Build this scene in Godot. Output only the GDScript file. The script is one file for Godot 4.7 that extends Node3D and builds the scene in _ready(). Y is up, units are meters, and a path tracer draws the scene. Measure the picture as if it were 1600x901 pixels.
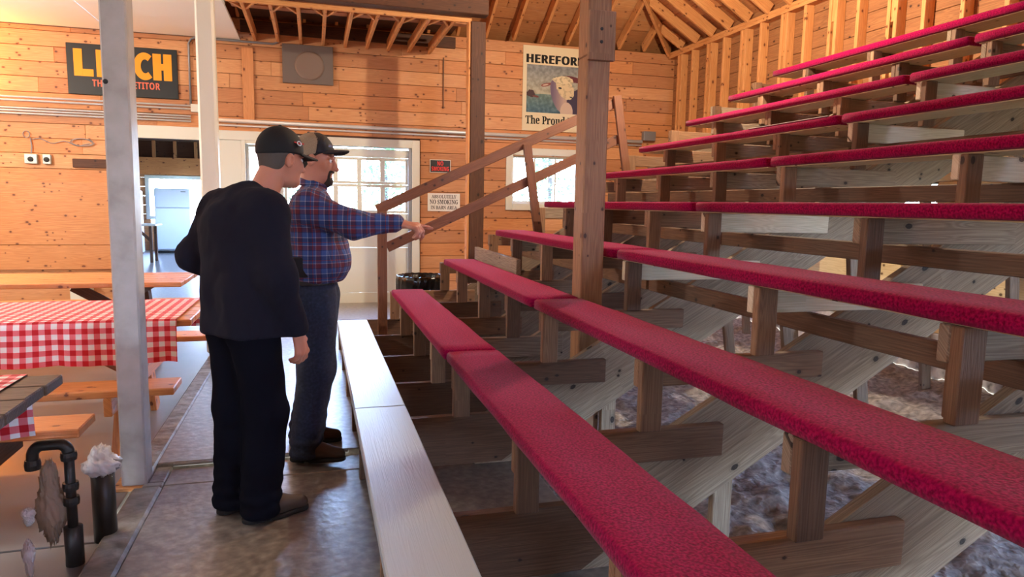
extends Node3D
# A fair barn: bleachers with red carpeted benches, a concrete walkway, picnic tables, two men talking.

var rng := RandomNumberGenerator.new()
var M := {}
var taken := {}
const RISE := 0.28
const RUN := 0.496
const X0 := 0.187
const FRAMES := [-6.78, -5.94, -5.11, -4.31, -3.58, -2.38, -1.48, -0.58, 0.32, 1.22]


# ---------------------------------------------------------------- helpers
func numbered(parent: Node, called: String) -> String:
	var key := str(parent.get_instance_id()) + called
	var n: int = taken.get(key, 0)
	taken[key] = n + 1
	return called if n == 0 else "%s_%03d" % [called, n]


func put(node: Node, called: String, parent: Node = null) -> void:
	var p: Node = self if parent == null else parent
	node.name = numbered(p, called)
	p.add_child(node, true)


func tag(o: Node, label := "", category := "", group := "", kind := "") -> void:
	if label != "": o.set_meta("label", label)
	if category != "": o.set_meta("category", category)
	if group != "": o.set_meta("group", group)
	if kind != "": o.set_meta("kind", kind)


func thing(called: String, label: String, category: String, at := Vector3.ZERO, group := "") -> Node3D:
	var o := Node3D.new()
	put(o, called)
	o.position = at
	tag(o, label, category, group)
	return o


func struct(called: String) -> Node3D:
	var o := Node3D.new()
	o.name = called
	add_child(o, true)
	o.set_meta("kind", "structure")
	return o


func begin() -> SurfaceTool:
	var st := SurfaceTool.new()
	st.begin(Mesh.PRIMITIVE_TRIANGLES)
	return st


func mesh_node(mesh: Mesh, called: String, mat: Material, parent: Node = null, xf := Transform3D.IDENTITY) -> MeshInstance3D:
	var o := MeshInstance3D.new()
	o.mesh = mesh
	o.material_override = mat
	o.transform = xf
	put(o, called, parent)
	return o


func commit(st: SurfaceTool, called: String, mat: Material, parent: Node = null, xf := Transform3D.IDENTITY) -> MeshInstance3D:
	return mesh_node(st.commit(), called, mat, parent, xf)


func tri(st: SurfaceTool, a: Vector3, b: Vector3, c: Vector3, out: Vector3, ua: Vector2, ub: Vector2, uc: Vector2) -> void:
	var n := (b - a).cross(c - a)
	if n.length_squared() < 1e-16: return
	var flip := n.dot(out) > 0.0
	n = n.normalized() * (1.0 if flip else -1.0)
	st.set_normal(n); st.set_uv(ua); st.add_vertex(a)
	if flip:
		st.set_normal(n); st.set_uv(uc); st.add_vertex(c)
		st.set_normal(n); st.set_uv(ub); st.add_vertex(b)
	else:
		st.set_normal(n); st.set_uv(ub); st.add_vertex(b)
		st.set_normal(n); st.set_uv(uc); st.add_vertex(c)


# a chamfered box; the grain (u) runs along its own x axis
func cbox(st: SurfaceTool, size: Vector3, xf := Transform3D.IDENTITY, c := 0.004, uvo := Vector2.ZERO) -> void:
	var h := size * 0.5
	c = minf(c, minf(h.x, minf(h.y, h.z)) * 0.5)
	var uv := func(p: Vector3) -> Vector2: return Vector2(p.x, p.y + p.z) + uvo
	var P := {}
	for sx in [-1, 1]:
		for sy in [-1, 1]:
			for sz in [-1, 1]:
				P[Vector3i(sx, sy, sz)] = [
					Vector3(sx * h.x, sy * (h.y - c), sz * (h.z - c)),
					Vector3(sx * (h.x - c), sy * h.y, sz * (h.z - c)),
					Vector3(sx * (h.x - c), sy * (h.y - c), sz * h.z)]
	var q := func(a: Vector3, b: Vector3, d: Vector3, e: Vector3, out: Vector3) -> void:
		var o := xf.basis * out
		tri(st, xf * a, xf * b, xf * d, o, uv.call(a), uv.call(b), uv.call(d))
		tri(st, xf * a, xf * d, xf * e, o, uv.call(a), uv.call(d), uv.call(e))
	for s in [-1, 1]:
		q.call(P[Vector3i(s, -1, -1)][0], P[Vector3i(s, 1, -1)][0], P[Vector3i(s, 1, 1)][0], P[Vector3i(s, -1, 1)][0], Vector3(s, 0, 0))
		q.call(P[Vector3i(-1, s, -1)][1], P[Vector3i(1, s, -1)][1], P[Vector3i(1, s, 1)][1], P[Vector3i(-1, s, 1)][1], Vector3(0, s, 0))
		q.call(P[Vector3i(-1, -1, s)][2], P[Vector3i(1, -1, s)][2], P[Vector3i(1, 1, s)][2], P[Vector3i(-1, 1, s)][2], Vector3(0, 0, s))
		for t in [-1, 1]:
			q.call(P[Vector3i(s, t, -1)][0], P[Vector3i(s, t, 1)][0], P[Vector3i(s, t, 1)][1], P[Vector3i(s, t, -1)][1], Vector3(s, t, 0))
			q.call(P[Vector3i(s, -1, t)][0], P[Vector3i(s, 1, t)][0], P[Vector3i(s, 1, t)][2], P[Vector3i(s, -1, t)][2], Vector3(s, 0, t))
			q.call(P[Vector3i(-1, s, t)][1], P[Vector3i(1, s, t)][1], P[Vector3i(1, s, t)][2], P[Vector3i(-1, s, t)][2], Vector3(0, s, t))
			for r in [-1, 1]:
				var k: Array = P[Vector3i(s, t, r)]
				tri(st, xf * k[0], xf * k[1], xf * k[2], xf.basis * Vector3(s, t, r), uv.call(k[0]), uv.call(k[1]), uv.call(k[2]))


func ruv() -> Vector2:
	return Vector2(rng.randf() * 7.0, rng.randf() * 3.0)


# world box from its low to its high corner, grain along its longest side
func slab(called: String, lo: Vector3, hi: Vector3, mat: Material, parent: Node = null, c := 0.004) -> MeshInstance3D:
	var s := hi - lo
	var b := Basis.IDENTITY
	var size := s
	if s.y >= s.x and s.y >= s.z:
		b = Basis(Vector3(0, 1, 0), Vector3(-1, 0, 0), Vector3(0, 0, 1)); size = Vector3(s.y, s.x, s.z)
	elif s.z > s.x:
		b = Basis(Vector3(0, 0, -1), Vector3(0, 1, 0), Vector3(1, 0, 0)); size = Vector3(s.z, s.y, s.x)
	var st := begin()
	cbox(st, size, Transform3D.IDENTITY, c, ruv())
	return commit(st, called, mat, parent, Transform3D(b, (lo + hi) * 0.5))


# a board from a to b: w across (towards up), t thick
func board(called: String, a: Vector3, b: Vector3, w: float, t: float, up: Vector3, mat: Material, parent: Node = null, c := 0.004) -> MeshInstance3D:
	var x := (b - a).normalized()
	var y := (up - x * up.dot(x)).normalized()
	var z := x.cross(y)
	var st := begin()
	cbox(st, Vector3(a.distance_to(b), w, t), Transform3D.IDENTITY, c, ruv())
	return commit(st, called, mat, parent, Transform3D(Basis(x, y, z), (a + b) * 0.5))


# joined boxes: appended to one surface
func addslab(st: SurfaceTool, lo: Vector3, hi: Vector3, c := 0.003) -> void:
	cbox(st, hi - lo, Transform3D(Basis.IDENTITY, (lo + hi) * 0.5), c, ruv())


# a lathed profile: points (radius, height), y up
func lathe(st: SurfaceTool, pts: Array, seg := 24, xf := Transform3D.IDENTITY, squash := Vector2.ONE) -> void:
	for i in pts.size() - 1:
		for k in seg:
			var a0 := TAU * k / seg
			var a1 := TAU * (k + 1) / seg
			var p0: Vector2 = pts[i]
			var p1: Vector2 = pts[i + 1]
			var A := Vector3(p0.x * cos(a0) * squash.x, p0.y, p0.x * sin(a0) * squash.y)
			var B := Vector3(p0.x * cos(a1) * squash.x, p0.y, p0.x * sin(a1) * squash.y)
			var C := Vector3(p1.x * cos(a1) * squash.x, p1.y, p1.x * sin(a1) * squash.y)
			var D := Vector3(p1.x * cos(a0) * squash.x, p1.y, p1.x * sin(a0) * squash.y)
			var am := (a0 + a1) * 0.5
			var dr := p1.x - p0.x
			var dy := p1.y - p0.y
			var out := Vector3(cos(am) * dy, -dr, sin(am) * dy)
			var u0 := Vector2(a0 * 0.1, p0.y); var u1 := Vector2(a1 * 0.1, p1.y)
			tri(st, xf * A, xf * B, xf * C, xf.basis * out, u0, Vector2(u1.x, u0.y), u1)
			tri(st, xf * A, xf * C, xf * D, xf.basis * out, u0, u1, Vector2(u0.x, u1.y))


# a tube along a path
func tube(st: SurfaceTool, path: Array, r: float, seg := 10) -> void:
	var rings := []
	var side := Vector3.ZERO
	for i in path.size():
		var p: Vector3 = path[i]
		var d: Vector3 = (path[mini(i + 1, path.size() - 1)] - path[maxi(i - 1, 0)]).normalized()
		if side == Vector3.ZERO:
			side = d.cross(Vector3.UP if absf(d.y) < 0.9 else Vector3.RIGHT).normalized()
		side = (side - d * side.dot(d)).normalized()
		var other := d.cross(side)
		var ring := []
		for k in seg:
			var a := TAU * k / seg
			ring.append(p + (side * cos(a) + other * sin(a)) * r)
		rings.append(ring)
	for i in path.size() - 1:
		for k in seg:
			var k2 := (k + 1) % seg
			var A: Vector3 = rings[i][k]; var B: Vector3 = rings[i][k2]; var C: Vector3 = rings[i + 1][k2]; var D: Vector3 = rings[i + 1][k]
			var out: Vector3 = (A + B + C + D) * 0.25 - (path[i] + path[i + 1]) * 0.5
			tri(st, A, B, C, out, Vector2(k, i), Vector2(k + 1, i), Vector2(k + 1, i + 1))
			tri(st, A, C, D, out, Vector2(k, i), Vector2(k + 1, i + 1), Vector2(k, i + 1))
	for e in [0, path.size() - 1]:
		var p: Vector3 = path[e]
		var out: Vector3 = p - path[1 if e == 0 else e - 1]
		for k in seg:
			tri(st, p, rings[e][k], rings[e][(k + 1) % seg], out, Vector2.ZERO, Vector2.ONE, Vector2.RIGHT)


func smooth(st: SurfaceTool) -> SurfaceTool:
	# merges the corners and recomputes soft normals
	var src := st.commit_to_arrays()
	var out := begin()
	out.set_smooth_group(1)
	var v: PackedVector3Array = src[Mesh.ARRAY_VERTEX]
	var uv: PackedVector2Array = src[Mesh.ARRAY_TEX_UV]
	for i in v.size():
		out.set_smooth_group(1)
		if uv.size() == v.size(): out.set_uv(uv[i])
		out.add_vertex(v[i])
	out.generate_normals()
	return out


# a closed grid of points (rows of equal length) skinned so that its faces look outwards
func skin(rows: Array, closed_u: bool, caps: bool) -> SurfaceTool:
	var st := begin()
	var m: int = rows[0].size()
	var v := PackedVector3Array()
	for r in rows:
		for p in r: v.append(p)
	var idx := PackedInt32Array()
	for i in rows.size() - 1:
		for j in (m if closed_u else m - 1):
			var a := i * m + j
			var b := i * m + (j + 1) % m
			idx.append_array([a, b, a + m, b, b + m, a + m])
	if caps:
		for e in [0, rows.size() - 1]:
			var b: int = e * m
			for j in range(1, m - 1):
				if e == 0: idx.append_array([b, b + j + 1, b + j])
				else: idx.append_array([b, b + j, b + j + 1])
	var vol := 0.0
	for i in range(0, idx.size(), 3): vol += v[idx[i]].dot(v[idx[i + 1]].cross(v[idx[i + 2]]))
	for i in v.size():
		st.set_smooth_group(1)
		st.set_uv(Vector2(v[i].z, v[i].x))
		st.add_vertex(v[i])
	for i in range(0, idx.size(), 3):
		st.add_index(idx[i])
		st.add_index(idx[i + 2] if vol > 0.0 else idx[i + 1])
		st.add_index(idx[i + 1] if vol > 0.0 else idx[i + 2])
	st.generate_normals()
	return st


# ---------------------------------------------------------------- textures and materials
func streaks(sd: int, across: int, along: int, w: int, h: int) -> PackedByteArray:
	var n := FastNoiseLite.new()
	n.seed = sd
	n.noise_type = FastNoiseLite.TYPE_SIMPLEX_SMOOTH
	n.frequency = 0.11
	n.fractal_octaves = 3
	var im := n.get_seamless_image(along, across)
	im.convert(Image.FORMAT_L8)
	im.resize(w, h, Image.INTERPOLATE_CUBIC)
	return im.get_data()


func img(w: int, h: int, d: PackedByteArray, f := Image.FORMAT_RGB8) -> ImageTexture:
	return ImageTexture.create_from_image(Image.create_from_data(w, h, false, f, d))


# wood: light and dark grain colours, knots and their number; returns [albedo, height]
func wood_textures(sd: int, light: Color, dark: Color, knot: Color, knots: int, contrast: float) -> Array:
	var w := 512
	var h := 512
	var coarse := streaks(sd, 96, 12, w, h)
	var fine := streaks(sd + 1, 500, 40, w, h)
	var patch := streaks(sd + 2, 12, 24, w, h)
	var r := RandomNumberGenerator.new()
	r.seed = sd
	var ks := []
	for i in knots: ks.append([r.randf() * w, r.randf() * h, r.randf_range(4, 11), r.randf_range(0.8, 1.35)])
	var val := PackedFloat32Array()
	val.resize(w * h)
	var d := PackedByteArray()
	d.resize(w * h * 3)
	var hg := PackedByteArray()
	hg.resize(w * h)
	for y in h:
		for x in w:
			var i := y * w + x
			var g := coarse[i] / 255.0
			var rings := 0.5 + 0.5 * sin(g * 34.0 + patch[i] * 0.05)
			var v := 0.45 * (fine[i] / 255.0) + 0.33 * rings + 0.22 * (patch[i] / 255.0)
			val[i] = clampf((v - 0.5) * contrast + 0.5, 0.0, 1.0)
	for y in h:
		for x in w:
			var i := y * w + x
			var v := val[i]
			d[i * 3] = int(255 * lerpf(dark.r, light.r, v))
			d[i * 3 + 1] = int(255 * lerpf(dark.g, light.g, v))
			d[i * 3 + 2] = int(255 * lerpf(dark.b, light.b, v))
			hg[i] = int(255 * v)
	for k in ks:
		var R: float = k[2] * 3.2
		for yy in range(int(k[1] - R), int(k[1] + R)):
			for xx in range(int(k[0] - R * 0.5), int(k[0] + R * 0.5)):
				var dx: float = (xx - k[0]) / (k[2] * 0.32 * k[3])
				var dy: float = (yy - k[1]) / k[2]
				var q := sqrt(dx * dx + dy * dy)
				if q > 3.0: continue
				var i: int = posmod(yy, h) * w + posmod(xx, w)
				var a := 0.0
				if q < 1.0: a = 0.85 + 0.15 * sin(q * 12.0)
				else: a = 0.45 * exp(-(q - 1.0) * 2.2) * (0.6 + 0.4 * sin(q * 9.0))
				a = clampf(a, 0, 1)
				d[i * 3] = int(lerpf(d[i * 3], knot.r * 255, a))
				d[i * 3 + 1] = int(lerpf(d[i * 3 + 1], knot.g * 255, a))
				d[i * 3 + 2] = int(lerpf(d[i * 3 + 2], knot.b * 255, a))
	return [img(w, h, d), img(w, h, hg, Image.FORMAT_L8)]


func wood_mat(tex: Array, tint: Color, rough := 0.75, relief := 0.12) -> StandardMaterial3D:
	var m := StandardMaterial3D.new()
	m.albedo_color = tint
	m.albedo_texture = tex[0]
	m.roughness = rough
	m.uv1_scale = Vector3(1 / 2.4, 1 / 0.6, 1)
	m.heightmap_enabled = true
	m.heightmap_texture = tex[1]
	m.heightmap_scale = relief
	return m


func plain(c: Color, rough := 0.6, metal := 0.0) -> StandardMaterial3D:
	var m := StandardMaterial3D.new()
	m.albedo_color = c
	m.roughness = rough
	m.metallic = metal
	return m


# noise textured material, mapped by the object's own or the world's axes
func mottled(sd: int, freq: float, ramp: Array, scale: float, rough: float, relief: float, world := true, octaves := 5, size := 512) -> StandardMaterial3D:
	var n := FastNoiseLite.new()
	n.seed = sd
	n.frequency = freq
	n.fractal_octaves = octaves
	var im := n.get_seamless_image(size, size)
	im.convert(Image.FORMAT_L8)
	var src := im.get_data()
	var g := Gradient.new()
	g.offsets = PackedFloat32Array(ramp.map(func(e): return e[0]))
	g.colors = PackedColorArray(ramp.map(func(e): return e[1]))
	var lut := []
	for i in 256:
		var c := g.sample(i / 255.0)
		lut.append([int(c.r * 255), int(c.g * 255), int(c.b * 255)])
	var d := PackedByteArray()
	d.resize(size * size * 3)
	for i in size * size:
		var e: Array = lut[src[i]]
		d[i * 3] = e[0]; d[i * 3 + 1] = e[1]; d[i * 3 + 2] = e[2]
	var m := StandardMaterial3D.new()
	m.albedo_texture = img(size, size, d)
	m.roughness = rough
	m.uv1_triplanar = true
	m.uv1_world_triplanar = world
	m.uv1_scale = Vector3.ONE * scale
	if relief > 0.0:
		m.heightmap_enabled = true
		m.heightmap_texture = img(size, size, src, Image.FORMAT_L8)
		m.heightmap_scale = relief
	return m


func gingham() -> ImageTexture:
	var s := 128
	var d := PackedByteArray()
	d.resize(s * s * 3)
	for y in s:
		for x in s:
			var a := 1 if (x % 64) < 32 else 0
			var b := 1 if (y % 64) < 32 else 0
			var c := Color(0.93, 0.9, 0.87)
			if a + b == 1: c = Color(0.90, 0.32, 0.36) if (x + y) % 4 < 2 else Color(0.92, 0.55, 0.55)
			if a + b == 2: c = Color(0.78, 0.02, 0.09)
			var i := (y * s + x) * 3
			d[i] = int(c.r * 255); d[i + 1] = int(c.g * 255); d[i + 2] = int(c.b * 255)
	return img(s, s, d)


func plaid() -> ImageTexture:
	var s := 256
	var d := PackedByteArray()
	d.resize(s * s * 3)
	var band := func(t: int) -> Color:
		# one repeat of the threads, 256 pixels for 17 cm
		var k := t % 128
		if k < 6: return Color(0.62, 0.60, 0.62)
		if k < 34: return Color(0.07, 0.13, 0.30)
		if k < 40: return Color(0.50, 0.06, 0.10)
		if k < 56: return Color(0.16, 0.26, 0.45)
		if k < 60: return Color(0.66, 0.62, 0.62)
		if k < 90: return Color(0.36, 0.07, 0.13)
		if k < 96: return Color(0.08, 0.11, 0.28)
		return Color(0.19, 0.30, 0.50)
	for y in s:
		for x in s:
			var a: Color = band.call(x)
			var b: Color = band.call(y)
			var t := 0.5 + (0.22 if (x + y) % 4 < 2 else -0.22)
			var c := a.lerp(b, t)
			var i := (y * s + x) * 3
			d[i] = int(c.r * 255); d[i + 1] = int(c.g * 255); d[i + 2] = int(c.b * 255)
	return img(s, s, d)


func make_materials() -> void:
	var pine := wood_textures(11, Color(0.89, 0.76, 0.61), Color(0.76, 0.58, 0.43), Color(0.38, 0.22, 0.13), 44, 1.2)
	var grey := wood_textures(23, Color(0.74, 0.70, 0.65), Color(0.52, 0.47, 0.43), Color(0.14, 0.11, 0.09), 26, 1.2)
	var old := wood_textures(37, Color(0.68, 0.575, 0.47), Color(0.49, 0.39, 0.305), Color(0.20, 0.13, 0.09), 30, 1.2)
	var palew := wood_textures(51, Color(0.92, 0.86, 0.76), Color(0.78, 0.70, 0.58), Color(0.30, 0.22, 0.16), 26, 1.1)
	M.palegrey = wood_mat(palew, Color(0.98, 0.99, 1.0), 0.8, 0.15)
	M.wall = []
	for t in [Color(0.93, 0.80, 0.68), Color(0.98, 0.86, 0.74), Color(0.87, 0.72, 0.60), Color(0.95, 0.78, 0.62)]: M.wall.append(wood_mat(pine, t, 0.6))
	M.stud = wood_mat(pine, Color(0.98, 0.84, 0.66), 0.7)
	M.deck = []
	for t in [Color(0.92, 0.80, 0.66), Color(0.98, 0.88, 0.74), Color(0.84, 0.70, 0.56)]: M.deck.append(wood_mat(pine, t, 0.7))
	M.backing = wood_mat(old, Color(0.98, 0.80, 0.62), 0.8)
	M.plywood = wood_mat(pine, Color(0.92, 0.76, 0.58), 0.5)
	M.pale = []
	for t in [Color(1.0, 0.98, 0.88), Color(1.0, 0.93, 0.80)]: M.pale.append(wood_mat(palew, t, 0.75))
	M.brown = wood_mat(old, Color(0.66, 0.56, 0.50), 0.65)
	M.rail = wood_mat(old, Color(0.74, 0.58, 0.49), 0.55)
	M.beam = wood_mat(old, Color(0.55, 0.42, 0.36), 0.7)
	M.post = wood_mat(old, Color(0.98, 0.86, 0.74), 0.6)
	M.frame = []
	for t in [Color(0.80, 0.72, 0.66), Color(0.92, 0.84, 0.78), Color(0.68, 0.60, 0.55)]: M.frame.append(wood_mat(old, t, 0.7))
	M.grey = wood_mat(grey, Color(0.88, 0.82, 0.74), 0.8, 0.2)
	M.greyd = wood_mat(grey, Color(0.78, 0.70, 0.62), 0.8, 0.25)
	M.table = wood_mat(pine, Color(0.98, 0.78, 0.58), 0.4)
	M.tableold = wood_mat(grey, Color(0.52, 0.44, 0.36), 0.6, 0.2)
	M.whitewood = wood_mat(grey, Color(1.0, 1.0, 1.0), 0.32, 0.08)
	M.whitewood.albedo_texture = null
	M.whitewood.albedo_color = Color(0.64, 0.68, 0.71)
	M.white = plain(Color(0.84, 0.83, 0.77), 0.5)
	M.doorwhite = plain(Color(0.88, 0.88, 0.82), 0.5)
	M.ceiling = plain(Color(0.95, 0.95, 0.92), 0.8)
	M.postwhite = mottled(71, 0.012, [[0.0, Color(0.60, 0.57, 0.54)], [0.5, Color(0.68, 0.66, 0.63)], [1.0, Color(0.72, 0.70, 0.68)]], 0.8, 0.45, 0.05)
	M.carpet = mottled(5, 0.05, [[0.0, Color(0.32, 0.01, 0.13)], [0.38, Color(0.47, 0.012, 0.21)], [0.52, Color(0.53, 0.018, 0.25)], [0.66, Color(0.59, 0.04, 0.27)], [1.0, Color(0.66, 0.12, 0.30)]], 3.0, 0.95, 0.14, true, 5)
	M.carpet.rim_enabled = true
	M.carpet.rim = 0.2
	M.carpet.metallic_specular = 0.05
	M.carpet.rim_tint = 1.0
	M.concrete = mottled(8, 0.06, [[0.0, Color(0.30, 0.26, 0.225)], [0.45, Color(0.43, 0.39, 0.35)], [0.7, Color(0.50, 0.46, 0.42)], [1.0, Color(0.60, 0.56, 0.52)]], 0.5, 0.40, 0.30)
	M.concrete.metallic_specular = 0.7
	M.concrete.clearcoat_enabled = true
	M.concrete.clearcoat = 1.0
	M.concrete.clearcoat_roughness = 0.36
	M.kerb = mottled(81, 0.02, [[0.0, Color(0.34, 0.32, 0.30)], [1.0, Color(0.62, 0.60, 0.57)]], 0.6, 0.45, 0.9)
	M.floorleft = mottled(9, 0.004, [[0.0, Color(0.34, 0.34, 0.345)], [0.5, Color(0.46, 0.46, 0.465)], [1.0, Color(0.57, 0.57, 0.575)]], 0.25, 0.32, 0.3)
	M.floorleft.clearcoat_enabled = true
	M.floorleft.clearcoat = 0.8
	M.floorleft.clearcoat_roughness = 0.35
	M.foundation = mottled(10, 0.02, [[0.0, Color(0.30, 0.29, 0.28)], [0.3, Color(0.62, 0.61, 0.60)], [0.6, Color(0.76, 0.75, 0.74)], [1.0, Color(0.84, 0.83, 0.82)]], 0.7, 0.8, 0.7)
	M.dirt = mottled(12, 0.03, [[0.0, Color(0.30, 0.28, 0.27)], [0.45, Color(0.52, 0.49, 0.47)], [0.75, Color(0.64, 0.61, 0.58)], [1.0, Color(0.82, 0.78, 0.72)]], 0.9, 0.95, 2.0)
	M.steel = plain(Color(0.80, 0.80, 0.79), 0.35, 0.25)
	M.galv = plain(Color(0.55, 0.55, 0.56), 0.5, 0.5)
	M.iron = plain(Color(0.20, 0.18, 0.16), 0.45, 0.5)
	M.black = plain(Color(0.02, 0.02, 0.022), 0.6)
	M.bag = plain(Color(0.012, 0.012, 0.016), 0.22)
	M.glass = StandardMaterial3D.new()
	M.glass.transparency = BaseMaterial3D.TRANSPARENCY_ALPHA
	M.glass.albedo_color = Color(0.95, 0.98, 1.0, 0.06)
	M.glass.roughness = 0.02
	M.cloth = StandardMaterial3D.new()
	M.cloth.albedo_texture = gingham()
	M.cloth.roughness = 0.75
	M.cloth.uv1_scale = Vector3(1 / 0.12, 1 / 0.12, 1)
	M.grass = mottled(14, 0.03, [[0.0, Color(0.30, 0.36, 0.20)], [1.0, Color(0.55, 0.56, 0.40)]], 0.3, 0.9, 0.0)
	M.leaf = plain(Color(0.40, 0.52, 0.36), 0.8)
	M.leaf.backlight_enabled = true
	M.leaf.backlight = Color(0.10, 0.18, 0.05)
	M.bark = plain(Color(0.20, 0.15, 0.11), 0.9)


func pick(a: Array) -> Material:
	return a[rng.randi() % a.size()]


# ---------------------------------------------------------------- the scene
func _ready() -> void:
	rng.seed = 4242
	var cam := Camera3D.new()
	cam.name = "camera"
	cam.fov = 45.395
	cam.near = 0.05
	cam.far = 300.0
	cam.transform = Transform3D(Basis(Vector3(0.9615032, 0.0175062, 0.2742355), Vector3(0.0166835, 0.9924088, -0.1218462), Vector3(-0.2742868, 0.1217308, 0.9539121)), Vector3(0, 1.45, 0))
	add_child(cam)
	cam.current = true

	var env := Environment.new()
	var sky := Sky.new()
	var sm := ProceduralSkyMaterial.new()
	sm.sky_top_color = Color(0.58, 0.74, 1.0)
	sm.sky_horizon_color = Color(0.80, 0.90, 1.0)
	sm.ground_horizon_color = Color(0.75, 0.76, 0.74)
	sm.ground_bottom_color = Color(0.4, 0.4, 0.38)
	sm.energy_multiplier = 62.0
	sky.sky_material = sm
	env.background_mode = Environment.BG_SKY
	env.sky = sky
	env.ambient_light_source = Environment.AMBIENT_SOURCE_SKY
	env.tonemap_mode = Environment.TONE_MAPPER_LINEAR
	env.tonemap_exposure = 1.08
	env.sdfgi_enabled = true
	env.ssao_enabled = true
	env.ssil_enabled = true
	var we := WorldEnvironment.new()
	we.name = "world_environment"
	we.environment = env
	add_child(we)

	make_materials()
	build_shell()
	build_roof()
	build_openings()
	build_kitchen()
	build_outside()
	build_posts()
	build_bleachers()
	build_wall_things()
	build_tables()
	build_small_things()
	build_men()
	# bare bulbs that hang in the barn, above and behind the picture
	hanging_lamp(Vector3(3.2, 3.68, -5.4), 5.0, 11.0, "bare bulb hanging high over the far end of the bleachers")
	hanging_lamp(Vector3(-3.6, 2.5, -3.0), 3.48, 2.0, "bare bulb under the low white ceiling over the front picnic tables", Color(0.96, 0.98, 1.0))
	hanging_lamp(Vector3(-4.2, 2.6, -6.8), 3.48, 8.0, "bare bulb under the low white ceiling left of the far picnic tables", Color(1.0, 0.97, 0.92))


func hanging_lamp(at: Vector3, top: float, energy: float, label: String, glow := Color(1.0, 0.92, 0.80)) -> void:
	var s := thing("hanging_lamp", label, "lamp", at)
	var st := begin()
	tube(st, [Vector3(0, 0.09, 0), Vector3(0, top - at.y, 0)], 0.006, 6)
	commit(st, "cord", M.black, s)
	st = begin()
	lathe(st, [Vector2(0.0, 0.10), Vector2(0.02, 0.10), Vector2(0.022, 0.05), Vector2(0.0, 0.05)], 12)
	commit(st, "socket", M.black, s)
	var bm := plain(Color(1, 0.85, 0.6), 0.4)
	bm.emission_enabled = true
	bm.emission = Color(1.0, 0.74, 0.42)
	bm.emission_energy_multiplier = 6.0
	var sp := SphereMesh.new()
	sp.radius = 0.05
	sp.height = 0.10
	mesh_node(sp, "bulb", bm, s)
	var l := OmniLight3D.new()
	l.name = numbered(self, "hanging_lamp_light")
	l.light_color = glow
	l.light_energy = energy
	l.light_size = 0.045
	l.omni_range = 40.0
	l.omni_attenuation = 2.0
	l.shadow_enabled = true
	l.position = at
	add_child(l)


func area_light(called: String, at: Vector3, to: Vector3, size: Vector2, c: Color, e: float) -> void:
	var l := AreaLight3D.new()
	l.name = called
	l.area_size = size
	l.light_color = c
	l.light_energy = e
	l.area_range = 40.0
	l.shadow_enabled = true
	l.position = at
	add_child(l)
	l.look_at(to)


# ---------------------------------------------------------------- setting
const OPEN := [[-2.35, -1.30, -1.0, 2.20], [-0.86, -0.58, 1.15, 2.2], [-0.45, 1.34, -1.0, 2.20], [2.82, 3.88, 1.46, 2.17]]

func spans(x0: float, x1: float, y0: float, y1: float, holes: Array) -> Array:
	# the free stretches of a course between y0 and y1
	var cuts := [[x0, x1]]
	for h in holes:
		if h[2] < y1 - 0.02 and h[3] > y0 + 0.02:
			var nxt := []
			for s in cuts:
				if h[1] <= s[0] or h[0] >= s[1]: nxt.append(s)
				else:
					if h[0] > s[0]: nxt.append([s[0], h[0]])
					if h[1] < s[1]: nxt.append([h[1], s[1]])
			cuts = nxt
	return cuts.filter(func(s): return s[1] - s[0] > 0.03)


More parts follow.
